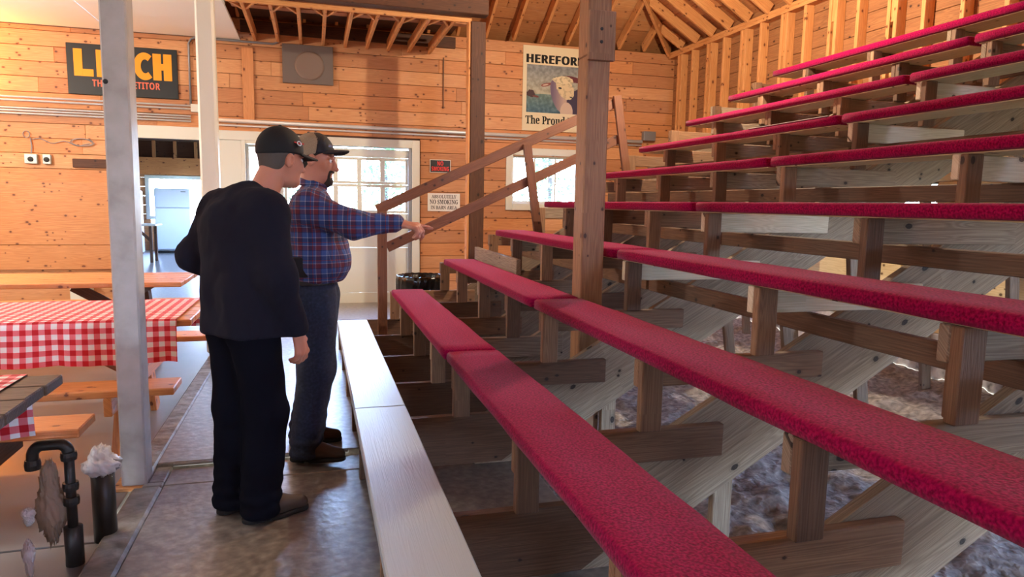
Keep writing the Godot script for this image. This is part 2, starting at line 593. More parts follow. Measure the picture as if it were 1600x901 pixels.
func build_shell() -> void:
	# far wall
	var wb := struct("wall_back")
	var st := begin()
	var ys := [-0.1, 1.15, 1.46, 2.17, 2.2, 3.775]
	for i in ys.size() - 1:
		for s in spans(-7.7, 5.6, ys[i], ys[i + 1], OPEN): addslab(st, Vector3(s[0], ys[i], -10.08), Vector3(s[1], ys[i + 1], -9.925), 0.0005)
	addslab(st, Vector3(-7.7, 3.70, -10.42), Vector3(5.6, 3.775, -10.08), 0.0005)
	addslab(st, Vector3(-7.7, 3.70, -10.48), Vector3(5.6, 4.2, -10.42), 0.0005)
	commit(st, "sheathing", M.beam, wb)
	var y := 0.133
	var course := 0
	while y < 3.76:
		var y1 := minf(y + 0.1835, 3.775)
		var holes := OPEN + [[-1.42, 1.46, -1.0, 2.33]]
		for s in spans(-7.5, 5.40, y, y1, holes):
			var x: float = s[0]
			while x < s[1] - 0.02:
				var e: float = minf(s[1], x + rng.randf_range(1.1, 3.2))
				if s[1] - e < 0.35: e = s[1]
				var tone: Material = M.wall[3 if rng.randf() < 0.2 else rng.randi() % 3]
				slab("plank", Vector3(x + 0.001, y + 0.002, -9.93 + rng.randf_range(-0.002, 0.0)), Vector3(e - 0.001, y1 - 0.003, -9.90 + rng.randf_range(-0.003, 0.001)), tone, wb, 0.004)
				x = e
		y = y1
		course += 1
	for s in spans(-7.5, 5.40, 0, 0.13, OPEN + [[-1.42, 1.46, -1.0, 2.33]]): slab("plank", Vector3(s[0], 0.0, -9.93), Vector3(s[1], 0.131, -9.90), M.wall[2], wb)

	# right wall: foundation, studs, boards behind, pale boards low down
	var wr := struct("wall_right")
	slab("foundation", Vector3(5.26, -0.2, -9.9), Vector3(5.62, 0.38, 5.2), M.foundation, wr, 0.01)
	var hole := [[-5.55, -4.86, 1.42, 1.70], [-2.9, -1.9, 1.20, 1.70], [-0.6, 0.4, 1.20, 1.70], [1.6, 2.6, 1.20, 1.70]]
	y = 0.38
	while y < 3.9:
		var y1 := y + 0.19
		for s in spans(-9.95, 5.2, y, y1, hole):
			var z: float = s[0]
			while z < s[1] - 0.02:
				var e: float = minf(s[1], z + rng.randf_range(1.6, 3.6))
				if s[1] - e < 0.4: e = s[1]
				slab("plank", Vector3(5.40, y + 0.002, z + 0.001), Vector3(5.43, y1 - 0.002, e - 0.001), M.backing, wr)
				if y < 1.85: slab("lining_board", Vector3(5.262, y + 0.003, z + 0.002), Vector3(5.288, y1 - 0.003, e - 0.002), pick(M.pale), wr)
				z = e
		y = y1
	st = begin()
	ys = [-0.2, 1.2, 1.42, 1.70, 4.2]
	for j in ys.size() - 1:
		for s in spans(-10.0, 5.2, ys[j], ys[j + 1], hole): addslab(st, Vector3(5.432, ys[j], s[0]), Vector3(5.62, ys[j + 1], s[1]), 0.0005)
	commit(st, "sheathing", M.brown, wr)
	slab("sill_plate", Vector3(5.29, 0.38, -9.9), Vector3(5.40, 0.42, 5.0), M.stud, wr)
	slab("top_plate", Vector3(5.285, 3.70, -9.9), Vector3(5.40, 3.745, 5.0), M.stud, wr)
	slab("top_plate", Vector3(5.29, 3.747, -9.9), Vector3(5.40, 3.79, 5.0), M.stud, wr)
	var z := -9.62
	var i := 0
	while z < 3.0:
		slab("stud", Vector3(5.29, 1.86, z), Vector3(5.40, 3.70, z + 0.042), M.stud, wr)
		if i % 2 == 0 and not (i in [12]):
			slab("stud", Vector3(5.29, 1.86, z + 0.085), Vector3(5.40, 3.70, z + 0.127), M.stud, wr)
			slab("blocking", Vector3(5.30, 3.25 + rng.randf_range(-0.1, 0.2), z + 0.043), Vector3(5.39, 3.70, z + 0.084), M.stud, wr)
		z += 0.40
		i += 1

	# left and rear walls, out of sight but closing the room
	var wl := struct("wall_left")
	slab("boarding", Vector3(-7.7, -0.1, -10.0), Vector3(-7.5, 3.7, 5.2), M.wall[0], wl)
	var wf := struct("wall_front")
	for b in [[-7.7, -4.6, -0.1, 6.8], [-3.6, 1.6, -0.1, 6.8], [-4.6, -3.6, 2.0, 6.8], [-4.6, -3.6, -0.1, 0.7], [1.6, 3.1, -0.1, 6.8], [3.1, 4.9, -0.1, 0.3], [3.1, 4.9, 2.1, 2.9], [3.1, 4.9, 3.7, 6.8], [4.9, 5.62, -0.1, 6.8]]:
		slab("boarding", Vector3(b[0], b[2], 5.0), Vector3(b[1], b[3], 5.2), M.wall[1], wf)

	# floors
	var fl := struct("floor")
	slab("walkway_slab", Vector3(-0.76, -0.15, -3.70), Vector3(1.15, 0.0, 5.4), M.concrete, fl, 0.006)
	slab("walkway_slab", Vector3(-0.76, -0.15, -3.93), Vector3(1.15, 0.0, -3.705), M.concrete, fl, 0.006)
	slab("walkway_slab", Vector3(-0.84, -0.15, -9.9), Vector3(1.35, 0.022, -3.975), M.concrete, fl, 0.006)
	slab("nosing_strip", Vector3(-0.76, 0.001, -3.974), Vector3(0.17, 0.019, -3.958), M.galv, fl, 0.004)
	slab("kerb_corner", Vector3(-0.86, -0.15, -3.755), Vector3(-0.764, 0.001, -3.705), M.kerb, fl, 0.006)
	slab("kerb_corner", Vector3(-0.842, -0.15, -3.972), Vector3(-0.764, 0.001, -3.757), M.kerb, fl, 0.006)
	slab("kerb", Vector3(-0.90, -0.15, -3.70), Vector3(-0.764, 0.004, 5.4), M.kerb, fl, 0.012)
	slab("kerb", Vector3(-0.955, -0.15, -9.9), Vector3(-0.844, 0.018, -3.76), M.kerb, fl, 0.012)
	slab("picnic_slab", Vector3(-7.6, -0.2, -9.9), Vector3(-0.93, -0.03, -3.20), M.floorleft, fl, 0.004)
	slab("picnic_slab", Vector3(-7.6, -0.2, -3.19), Vector3(-0.90, -0.03, 5.4), M.floorleft, fl, 0.004)
	slab("threshold_slab", Vector3(-7.6, -0.2, -11.0), Vector3(5.6, -0.001, -9.9), M.concrete, fl, 0.004)
	# dirt under the bleachers
	var n := FastNoiseLite.new()
	n.seed = 3
	n.frequency = 2.3
	n.fractal_octaves = 4
	var n2 := FastNoiseLite.new()
	n2.seed = 8
	n2.frequency = 0.9
	st = begin()
	var cell := 0.036
	var nx := int(4.2 / cell)
	var nz := int(11.6 / cell)
	for a in nx + 1:
		for b in nz + 1:
			var px := 1.08 + a * cell
			var pz := -9.95 + b * cell
			var hgt := -0.035 + 0.055 * n.get_noise_2d(px, pz) + 0.05 * n2.get_noise_2d(px, pz * 0.7) + 0.018 * n.get_noise_2d(px * 4.0 + 9.0, pz * 4.0)
			hgt += 0.05 * smoothstep(4.4, 5.25, px)
			if px < 1.25: hgt = minf(hgt, -0.03)
			st.set_uv(Vector2(px, pz))
			st.set_smooth_group(1)
			st.add_vertex(Vector3(px, hgt, pz))
	for a in nx:
		for b in nz:
			var k := a * (nz + 1) + b
			for t in [k, k + nz + 1, k + 1, k + 1, k + nz + 1, k + nz + 2]: st.add_index(t)
	st.generate_normals()
	var dirt := commit(st, "dirt_ground", M.dirt)
	tag(dirt, "", "", "", "structure")


func build_roof() -> void:
	var rf := struct("ceiling_hall")
	var s := 0.6
	var n := Vector3(0, 1, -s).normalized()
	# far slope: deck boards run along x, rafters run up towards the room
	var d := 0.26
	while d < 4.6:
		var x1 := 5.36 - d
		var y := 3.83 + d * s
		var x := -1.2
		while x < x1:
			var e := minf(x1, x + rng.randf_range(1.2, 2.8))
			board("roof_board", Vector3(x, y + 0.105, -9.9 + d), Vector3(e - 0.003, y + 0.105, -9.9 + d), 0.192, 0.02, Vector3(0, s, 1), pick(M.deck), rf, 0.003)
			x = e
		d += 0.17
	var rx := -0.9
	while rx < 5.2:
		var dd := minf(4.6, 5.29 - rx)
		board("rafter", Vector3(rx, 3.825, -9.87), Vector3(rx, 3.825 + dd * s, -9.87 + dd), 0.14, 0.04, n, M.stud, rf)
		rx += 0.41
	# right slope
	d = 0.26
	n = Vector3(s, 1, 0).normalized()
	while d < 4.6:
		var z := -9.9 + d
		var y := 3.83 + d * s
		while z < 5.0:
			var e := minf(5.0, z + rng.randf_range(1.6, 3.2))
			board("roof_board", Vector3(5.29 - d, y + 0.105, z + 0.003), Vector3(5.29 - d, y + 0.105, e), 0.192, 0.02, Vector3(-1, s, 0), pick(M.deck), rf, 0.003)
			z = e
		d += 0.17
	var z := -9.52
	while z < 4.9:
		var dd := minf(4.6, z + 9.9)
		board("rafter", Vector3(5.32, 3.825, z), Vector3(5.32 - dd, 3.825 + dd * s, z), 0.14, 0.04, n, M.stud, rf)
		z += 0.41
	board("hip_rafter", Vector3(5.29, 3.80, -9.88), Vector3(0.7, 3.80 + 4.59 * s, -5.29), 0.17, 0.042, Vector3(0, 1, 0), M.stud, rf)
	# covers that close the roof above what is seen
	var st := begin()
	addslab(st, Vector3(-1.2, 6.75, -5.4), Vector3(0.9, 6.9, 5.2), 0.0005)
	addslab(st, Vector3(-1.3, 3.55, -10.1), Vector3(-1.15, 6.9, 5.2), 0.0005)
	commit(st, "gable_board", M.deck[0], rf)
	st = begin()
	var th := 0.06
	cbox(st, Vector3(7.2, 6.3, th), Transform3D(Basis(Vector3.RIGHT, Vector3(0, s, 1).normalized(), Vector3(0, 1, -s).normalized()), Vector3(2.2, 3.83 + 0.16 + 2.1 * s, -9.9 + 2.1)), 0.0005)
	cbox(st, Vector3(15.8, 5.9, th), Transform3D(Basis(Vector3(0, 0, -1), Vector3(-1, s, 0).normalized(), Vector3(s, 1, 0).normalized()), Vector3(5.29 - 2.1, 3.83 + 0.16 + 2.1 * s, -2.4)), 0.0005)
	commit(st, "roof_cover", M.deck[2], rf)

	# the low white ceiling over the picnic tables
	var cw := struct("ceiling_low")
	slab("ceiling_panel", Vector3(-7.6, 3.50, -9.93), Vector3(-2.405, 3.53, 5.1), M.ceiling, cw, 0.003)
	slab("ceiling_panel", Vector3(-2.40, 3.50, -9.93), Vector3(-0.885, 3.53, 5.1), M.ceiling, cw, 0.003)
	slab("edge_board", Vector3(-0.90, 3.50, -8.2), Vector3(-0.87, 3.75, 5.1), M.white, cw)
	slab("corner_bead", Vector3(-3.6, 3.488, -9.915), Vector3(-0.89, 3.505, -9.897), M.brown, cw)

	# the loft bay between the far wall and the big beam
	var lf := struct("ceiling_loft")
	var jx := -0.70
	for k in 9:
		var x := jx + k * 0.285
		board("joist", Vector3(x, 3.57, -9.9), Vector3(x, 3.57, -8.06), 0.14, 0.038, Vector3.UP, M.stud, lf)
		for sd in [-1, 1]:
			if (k + sd) % 3 != 0: board("brace", Vector3(x + sd * 0.015, 3.52, -8.36), Vector3(x + sd * 0.125, 3.52, -8.08), 0.03, 0.03, Vector3.UP, M.stud, lf)
	slab("ledger", Vector3(-0.86, 3.505, -8.09), Vector3(1.78, 3.56, -8.05), M.stud, lf)
	slab("wall_ledger", Vector3(-0.88, 3.60, -9.9), Vector3(1.95, 3.75, -9.86), M.beam, lf)
	slab("loft_board", Vector3(-0.88, 3.80, -9.9), Vector3(1.90, 3.83, -9.30), M.beam, lf)
	slab("loft_board", Vector3(-0.88, 3.66, -8.9), Vector3(1.90, 3.69, -8.75), M.wall[2], lf)
	slab("loft_board", Vector3(-0.88, 3.72, -8.74), Vector3(1.90, 3.75, -8.05), M.wall[2], lf)


func casing(parent: Node, x0: float, x1: float, y0: float, y1: float, w: float, sill: bool, mat: Material) -> void:
	slab("casing", Vector3(x0 - w, y0 - (w if sill else 0.0), -9.90), Vector3(x0, y1 + w, -9.872), mat, parent)
	slab("casing", Vector3(x1, y0 - (w if sill else 0.0), -9.90), Vector3(x1 + w, y1 + w, -9.872), mat, parent)
	slab("casing", Vector3(x0, y1, -9.90), Vector3(x1, y1 + w, -9.874), mat, parent)
	if sill: slab("casing", Vector3(x0, y0 - w, -9.90), Vector3(x1, y0, -9.860), mat, parent)


func sash(parent: Node, x0: float, x1: float, y0: float, y1: float, cols: int, rows: int, z: float, mat: Material, w := 0.04, bar := 0.028) -> void:
	slab("stile", Vector3(x0, y0, z - 0.02), Vector3(x0 + w, y1, z + 0.02), mat, parent)
	slab("stile", Vector3(x1 - w, y0, z - 0.02), Vector3(x1, y1, z + 0.02), mat, parent)
	slab("rail", Vector3(x0 + w, y0, z - 0.02), Vector3(x1 - w, y0 + w, z + 0.02), mat, parent)
	slab("rail", Vector3(x0 + w, y1 - w, z - 0.02), Vector3(x1 - w, y1, z + 0.02), mat, parent)
	var gw := (x1 - x0 - 2 * w) / cols
	var gh := (y1 - y0 - 2 * w) / rows
	for c in range(1, cols): slab("muntin", Vector3(x0 + w + c * gw - bar / 2, y0 + w, z - 0.014), Vector3(x0 + w + c * gw + bar / 2, y1 - w, z + 0.016), mat, parent)
	for r in range(1, rows): slab("muntin", Vector3(x0 + w, y0 + w + r * gh - bar / 2, z - 0.016), Vector3(x1 - w, y0 + w + r * gh + bar / 2, z + 0.014), mat, parent)
	for c in cols:
		for r in rows:
			slab("pane", Vector3(x0 + w + c * gw, y0 + w + r * gh, z - 0.002), Vector3(x0 + w + (c + 1) * gw, y0 + w + (r + 1) * gh, z + 0.002), M.glass, parent, 0.0005)


func build_openings() -> void:
	# doorway to the kitchen
	var d1 := struct("door_1")
	slab("header", Vector3(-2.47, 2.20, -9.90), Vector3(-1.28, 2.36, -9.865), M.white, d1)
	slab("jamb", Vector3(-2.43, 0.0, -10.08), Vector3(-2.34, 2.2, -9.868), M.white, d1)
	slab("jamb", Vector3(-1.31, 0.0, -10.08), Vector3(-1.28, 2.2, -9.868), M.white, d1)
	# white boarded stretch between the two doors
	var tr := struct("trim_1")
	slab("panel", Vector3(-1.28, 0.0, -9.93), Vector3(-0.90, 2.22, -9.895), M.white, tr)
	slab("panel", Vector3(-0.90, 0.0, -9.93), Vector3(-0.45, 1.10, -9.895), M.white, tr)
	slab("header", Vector3(-1.28, 2.22, -9.92), Vector3(-0.56, 2.34, -9.87), M.white, tr)
	var w1 := struct("window_1")
	casing(w1, -0.86, -0.58, 1.15, 2.18, 0.05, true, M.white)
	sash(w1, -0.86, -0.58, 1.15, 2.18, 1, 1, -9.98, M.white)
	# overhead door with glazed sections
	var d2 := struct("door_2")
	casing(d2, -0.45, 1.34, 0.0, 2.20, 0.11, false, M.white)
	var z := -10.0
	slab("track", Vector3(1.295, 0.0, -9.97), Vector3(1.335, 2.2, -9.90), M.galv, d2)
	slab("door_section", Vector3(-0.45, 2.063, z - 0.025), Vector3(1.30, 2.175, z + 0.025), M.doorwhite, d2)
	slab("door_section", Vector3(-0.45, 1.285, z - 0.025), Vector3(-0.39, 2.06, z + 0.025), M.doorwhite, d2)
	sash(d2, -0.385, 1.30, 1.69, 2.06, 5, 1, z, M.doorwhite, 0.04, 0.067)
	sash(d2, -0.385, 1.30, 1.285, 1.687, 5, 1, z, M.doorwhite, 0.04, 0.067)
	slab("door_section", Vector3(-0.45, 0.80, z - 0.025), Vector3(1.30, 1.282, z + 0.025), M.doorwhite, d2)
	slab("door_section", Vector3(-0.45, 0.16, z - 0.025), Vector3(1.30, 0.797, z + 0.025), M.doorwhite, d2)
	slab("door_section", Vector3(-0.45, 0.0, z - 0.03), Vector3(1.30, 0.157, z + 0.03), M.doorwhite, d2)
	# right window
	var w2 := struct("window_2")
	casing(w2, 2.82, 3.88, 1.46, 2.17, 0.10, true, M.white)
	sash(w2, 2.82, 3.88, 1.46, 2.17, 3, 1, -9.98, M.white)


func build_kitchen() -> void:
	var k := struct("room_kitchen")
	slab("floor_slab", Vector3(-8.0, -0.2, -21.2), Vector3(0.0, -0.002, -11.0), M.concrete, k)
	slab("side_wall", Vector3(-8.1, -0.1, -21.2), Vector3(-8.0, 3.4, -10.1), M.wall[0], k)
	for b in [[-21.2, -19.8, -0.1, 3.4], [-17.6, -15.4, -0.1, 3.4], [-12.4, -10.1, -0.1, 3.4], [-19.8, -17.6, -0.1, 0.9], [-19.8, -17.6, 2.1, 3.4], [-15.4, -12.4, -0.1, 0.9], [-15.4, -12.4, 2.1, 3.4]]:
		slab("side_wall", Vector3(-0.95, b[2], b[0]), Vector3(-0.85, b[3], b[1]), M.wall[1], k)
	var hole := [[-4.33, -3.02, 0.95, 1.96]]
	var y := 0.0
	while y < 3.3:
		for s in spans(-8.0, -0.95, y, y + 0.25, hole): slab("plank", Vector3(s[0], y, -21.2), Vector3(s[1], y + 0.247, -21.1), pick(M.wall), k)
		y += 0.25
	slab("roof_panel", Vector3(-8.1, 3.3, -21.3), Vector3(-0.85, 3.4, -10.0), M.beam, k)
	# the stud partition with open bays above a plank, half way in
	slab("partition_plank", Vector3(-8.0, 1.93, -16.05), Vector3(-0.95, 2.28, -15.98), M.wall[3], k)
	slab("partition_plate", Vector3(-8.0, 2.62, -16.06), Vector3(-0.95, 2.70, -15.96), M.brown, k)
	for i in 12: slab("stud", Vector3(-5.2 + i * 0.40, 2.28, -16.04), Vector3(-5.14 + i * 0.40, 2.62, -15.98), M.wall[2], k)
	slab("back_panel", Vector3(-8.0, 2.2, -16.4), Vector3(-0.95, 2.9, -16.35), M.beam, k)
	for i in 4: slab("ceiling_joist", Vector3(-8.0, 2.66 + i * 0.06, -14.6 + i * 1.0), Vector3(-0.95, 2.80 + i * 0.06, -14.55 + i * 1.0), M.brown, k)
	var wk := struct("window_3")
	for c in [[-4.43, -4.33, 0.86, 2.04], [-3.02, -2.90, 0.86, 2.04]]: slab("casing", Vector3(c[0], c[2], -21.1), Vector3(c[1], c[3], -21.06), M.white, wk)
	slab("casing", Vector3(-4.43, 1.96, -21.1), Vector3(-2.90, 2.06, -21.05), M.white, wk)
	slab("casing", Vector3(-4.43, 0.86, -21.1), Vector3(-2.90, 0.95, -21.05), M.white, wk)
	slab("pane", Vector3(-4.33, 0.95, -21.16), Vector3(-3.02, 1.96, -21.155), M.glass, wk)
	fridge(Vector3(-3.57, 0, -20.3), 0.86, 1.70, "white top-freezer refrigerator in front of the far kitchen window", M.fridge if M.has("fridge") else M.white)
	fridge(Vector3(-4.62, 0, -19.4), 0.80, 1.62, "greyish refrigerator half hidden behind the white square post", M.white)
	var t := thing("side_table", "small wooden table with slanted brace beside the kitchen refrigerators", "table", Vector3(-3.55, 0, -17.3))
	slab("top", Vector3(-0.75, 0.82, -0.35), Vector3(0.16, 0.86, 0.35), M.white, t)
	slab("leg", Vector3(0.0, 0.0, 0.20), Vector3(0.06, 0.82, 0.26), M.brown, t)
	slab("leg", Vector3(0.0, 0.0, -0.30), Vector3(0.06, 0.82, -0.24), M.brown, t)
	slab("leg", Vector3(-0.70, 0.0, 0.20), Vector3(-0.64, 0.82, 0.26), M.brown, t)
	board("brace", Vector3(-0.28, 0.80, 0.23), Vector3(0.02, 0.50, 0.23), 0.06, 0.04, Vector3(1, 1, 0), M.brown, t)


func fridge(at: Vector3, w: float, h: float, label: String, _m: Material) -> void:
	var f := thing("refrigerator", label, "refrigerator", at)
	var fm := plain(Color(0.80, 0.82, 0.85), 0.35)
	slab("body", Vector3(-w / 2, 0.05, -0.35), Vector3(w / 2, h, 0.28), fm, f, 0.02)
	slab("freezer_door", Vector3(-w / 2, h * 0.705, 0.285), Vector3(w / 2, h - 0.005, 0.345), fm, f, 0.015)
	slab("fridge_door", Vector3(-w / 2, 0.10, 0.285), Vector3(w / 2, h * 0.695, 0.345), fm, f, 0.015)
	slab("badge", Vector3(w / 2 - 0.22, h - 0.10, 0.346), Vector3(w / 2 - 0.10, h - 0.07, 0.35), M.galv, f, 0.002)
	slab("plinth", Vector3(-w / 2 + 0.03, 0.0, -0.3), Vector3(w / 2 - 0.03, 0.06, 0.30), M.black, f)


func build_outside() -> void:
	var g := struct("ground_outside")
	slab("gravel_yard", Vector3(-40, -0.5, -60), Vector3(40, -0.22, -21.4), M.grass, g)
	slab("gravel_yard", Vector3(-0.85, -0.5, -21.4), Vector3(40, -0.22, -10.9), M.grass, g)
	slab("gravel_yard", Vector3(-20, -0.5, 5.4), Vector3(20, -0.16, 30), M.grass, g)
	slab("gravel_yard", Vector3(5.7, -0.5, -21.4), Vector3(40, -0.16, 5.4), M.grass, g)
	var spots := [Vector3(-1.2, -0.25, -27), Vector3(2.4, -0.25, -25), Vector3(6.2, -0.25, -30), Vector3(9.6, -0.25, -28)]
	var where := ["behind the left panes of the overhead door", "behind the right panes of the overhead door", "right of the door, seen past the handrail", "behind the small right window"]
	for i in spots.size(): tree(spots[i], rng.randf_range(4.2, 5.4), "green tree out in the yard " + where[i])


func tree(at: Vector3, h: float, label: String) -> void:
	var t := thing("yard_tree", label, "tree", at, "trees in the yard")
	var st := begin()
	tube(st, [Vector3.ZERO, Vector3(0.05, h * 0.4, 0), Vector3(0.0, h * 0.85, 0.05)], 0.09, 8)
	commit(st, "trunk", M.bark, t)
	st = begin()
	for i in 900:
		var a := rng.randf() * TAU
		var y := rng.randf()
		var r := (1.0 - y) * 1.5 * sqrt(rng.randf()) + 0.1
		var p := Vector3(cos(a) * r, h * (0.22 + 0.8 * y), sin(a) * r)
		var dir := Vector3(rng.randf_range(-1, 1), rng.randf_range(-1, 0.6), rng.randf_range(-1, 1)).normalized()
		var sd := dir.cross(Vector3(rng.randf() - 0.5, 1, rng.randf() - 0.5)).normalized() * 0.08
		tri(st, p - sd, p + sd, p + dir * 0.26, dir.cross(sd), Vector2.ZERO, Vector2.RIGHT, Vector2.DOWN)
	var f := commit(st, "foliage", M.leaf, t)
	f.set_meta("kind", "stuff")


func build_posts() -> void:
	var p := thing("support_post", "square white-painted post standing at the walkway kerb by the picnic tables", "post", Vector3(-0.915, -0.03, -3.82))
	slab("shaft", Vector3(-0.046, 0.02, -0.07), Vector3(0.070, 3.53, 0.07), M.postwhite, p, 0.008)
	p.rotation.z = -0.004
	slab("base_board", Vector3(-0.085, 0.0, -0.085), Vector3(0.085, 0.022, 0.085), M.stud, p)
	var bolt := begin()
	lathe(bolt, [Vector2(0.0, 0.006), Vector2(0.010, 0.004), Vector2(0.012, 0.0)], 10, Transform3D(Basis(Vector3.RIGHT, PI / 2), Vector3(-0.030, 2.02, 0.07)))
	commit(bolt, "bolt_hole", M.black, p)
	p = thing("support_post", "cream-painted post further along the walkway behind the man in black", "post", Vector3(-0.905, 0.015, -6.9))
	slab("shaft", Vector3(-0.078, 0.0, -0.07), Vector3(0.078, 3.485, 0.07), M.white, p, 0.02)
	p = thing("support_post", "brown timber post holding the big beam behind the handrail", "post", Vector3(1.855, -0.04, -8.10))
	slab("shaft", Vector3(-0.085, 0.0, -0.08), Vector3(0.085, 3.56, 0.08), M.beam, p, 0.006)
	slab("facing_board", Vector3(-0.113, 0.0, -0.06), Vector3(-0.087, 3.56, 0.06), M.stud, p)
	p = thing("roof_beam", "thick dark timber beam over the aisle carried by the brown post", "beam", Vector3(0.5, 3.56, -8.04))
	slab("beam", Vector3(-1.38, 0.0, 0.0), Vector3(1.44, 0.46, 0.16), M.beam, p, 0.008)
	p = thing("support_post", "tall brown timber post rising between the red benches", "post", Vector3(1.565, -0.04, -3.82))
	slab("shaft", Vector3(-0.07, 0.0, -0.07), Vector3(0.07, 2.33, 0.075), M.post, p, 0.006)
	slab("upper_shaft", Vector3(-0.07, 2.332, -0.07), Vector3(0.07, 5.9, 0.075), M.post, p, 0.006)
	slab("splice_plate", Vector3(-0.074, 2.30, 0.077), Vector3(0.086, 2.57, 0.105), M.frame[1], p, 0.004)
	for v in [2.40, 2.47]:
		bolt = begin()
		lathe(bolt, [Vector2(0.0, 0.004), Vector2(0.009, 0.003), Vector2(0.010, 0.0)], 8, Transform3D(Basis(Vector3.RIGHT, PI / 2), Vector3(0.0, v, 0.105)))
		commit(bolt, "bolt_head", M.black, p)


# ---------------------------------------------------------------- bleachers
func nth(i: int) -> String:
	return ["first", "second", "third", "fourth", "fifth", "sixth", "seventh", "eighth", "ninth", "tenth"][i]


func carpet_bench(k: int, z0: float, z1: float, near: bool) -> void:
	var x := X0 + RUN * k
	var y := RISE * k + 0.36
	var which := "bottom" if k == 1 else ("top" if k == 9 else nth(k - 1))
	var label := "%s red carpeted bench row, %s" % [which, "near stretch running towards the viewer" if near else "far stretch ending by the far wall"]
	if k > 1 and k < 9: label = "red carpeted bench, %s row up, %s" % [nth(k - 1), "near stretch beyond the joint" if near else "far stretch ending at the back wall side"]
	var t := thing("carpeted_bench", label, "bench", Vector3(x, y, (z0 + z1) / 2), "red carpeted bleacher benches")
	var L := z1 - z0
	var dx := 0.0 if not near else 0.006
	# carpet: rounded wrap over the board, slightly sagging and uneven
	var n := FastNoiseLite.new()
	n.seed = 60 + k * 2 + int(near)
	n.frequency = 1.1
	var prof := [Vector2(0.012, -0.056), Vector2(-0.001, -0.052), Vector2(-0.004, -0.030), Vector2(-0.001, -0.008), Vector2(0.010, 0.0), Vector2(0.08, 0.001), Vector2(0.21, 0.001), Vector2(0.283, 0.0), Vector2(0.294, -0.008), Vector2(0.297, -0.030), Vector2(0.294, -0.052), Vector2(0.28, -0.056)]
	var segs := int(maxf(8, L / 0.16))
	var rows := []
	for i in segs + 3:
		# the first and last rings are drawn in, rounding the ends
		var zi := clampi(i - 1, 0, segs)
		var end := i == 0 or i == segs + 2
		var zz := -L / 2 + L * zi / segs
		if i == 1: zz += 0.012
		if i == segs + 1: zz -= 0.012
		var ring := []
		for j in prof.size():
			var q: Vector2 = prof[j]
			var wob := 0.0035 * n.get_noise_2d(zz * 1.6, j * 0.4)
			var c := Vector2(q.x + dx + wob, q.y + wob)
			if end: c = c.lerp(Vector2(0.147, -0.03), 0.0).move_toward(Vector2(clampf(c.x, 0.02, 0.27), -0.03), 0.012)
			ring.append(Vector3(c.x, c.y, zz))
		rows.append(ring)
	var st := skin(rows, true, true)
	commit(st, "carpet", M.carpet, t)
	slab("board", Vector3(0.032 + dx, -0.0618, -L / 2 + 0.014), Vector3(0.276 + dx, -0.0562, L / 2 - 0.014), M.pale[0], t, 0.001)


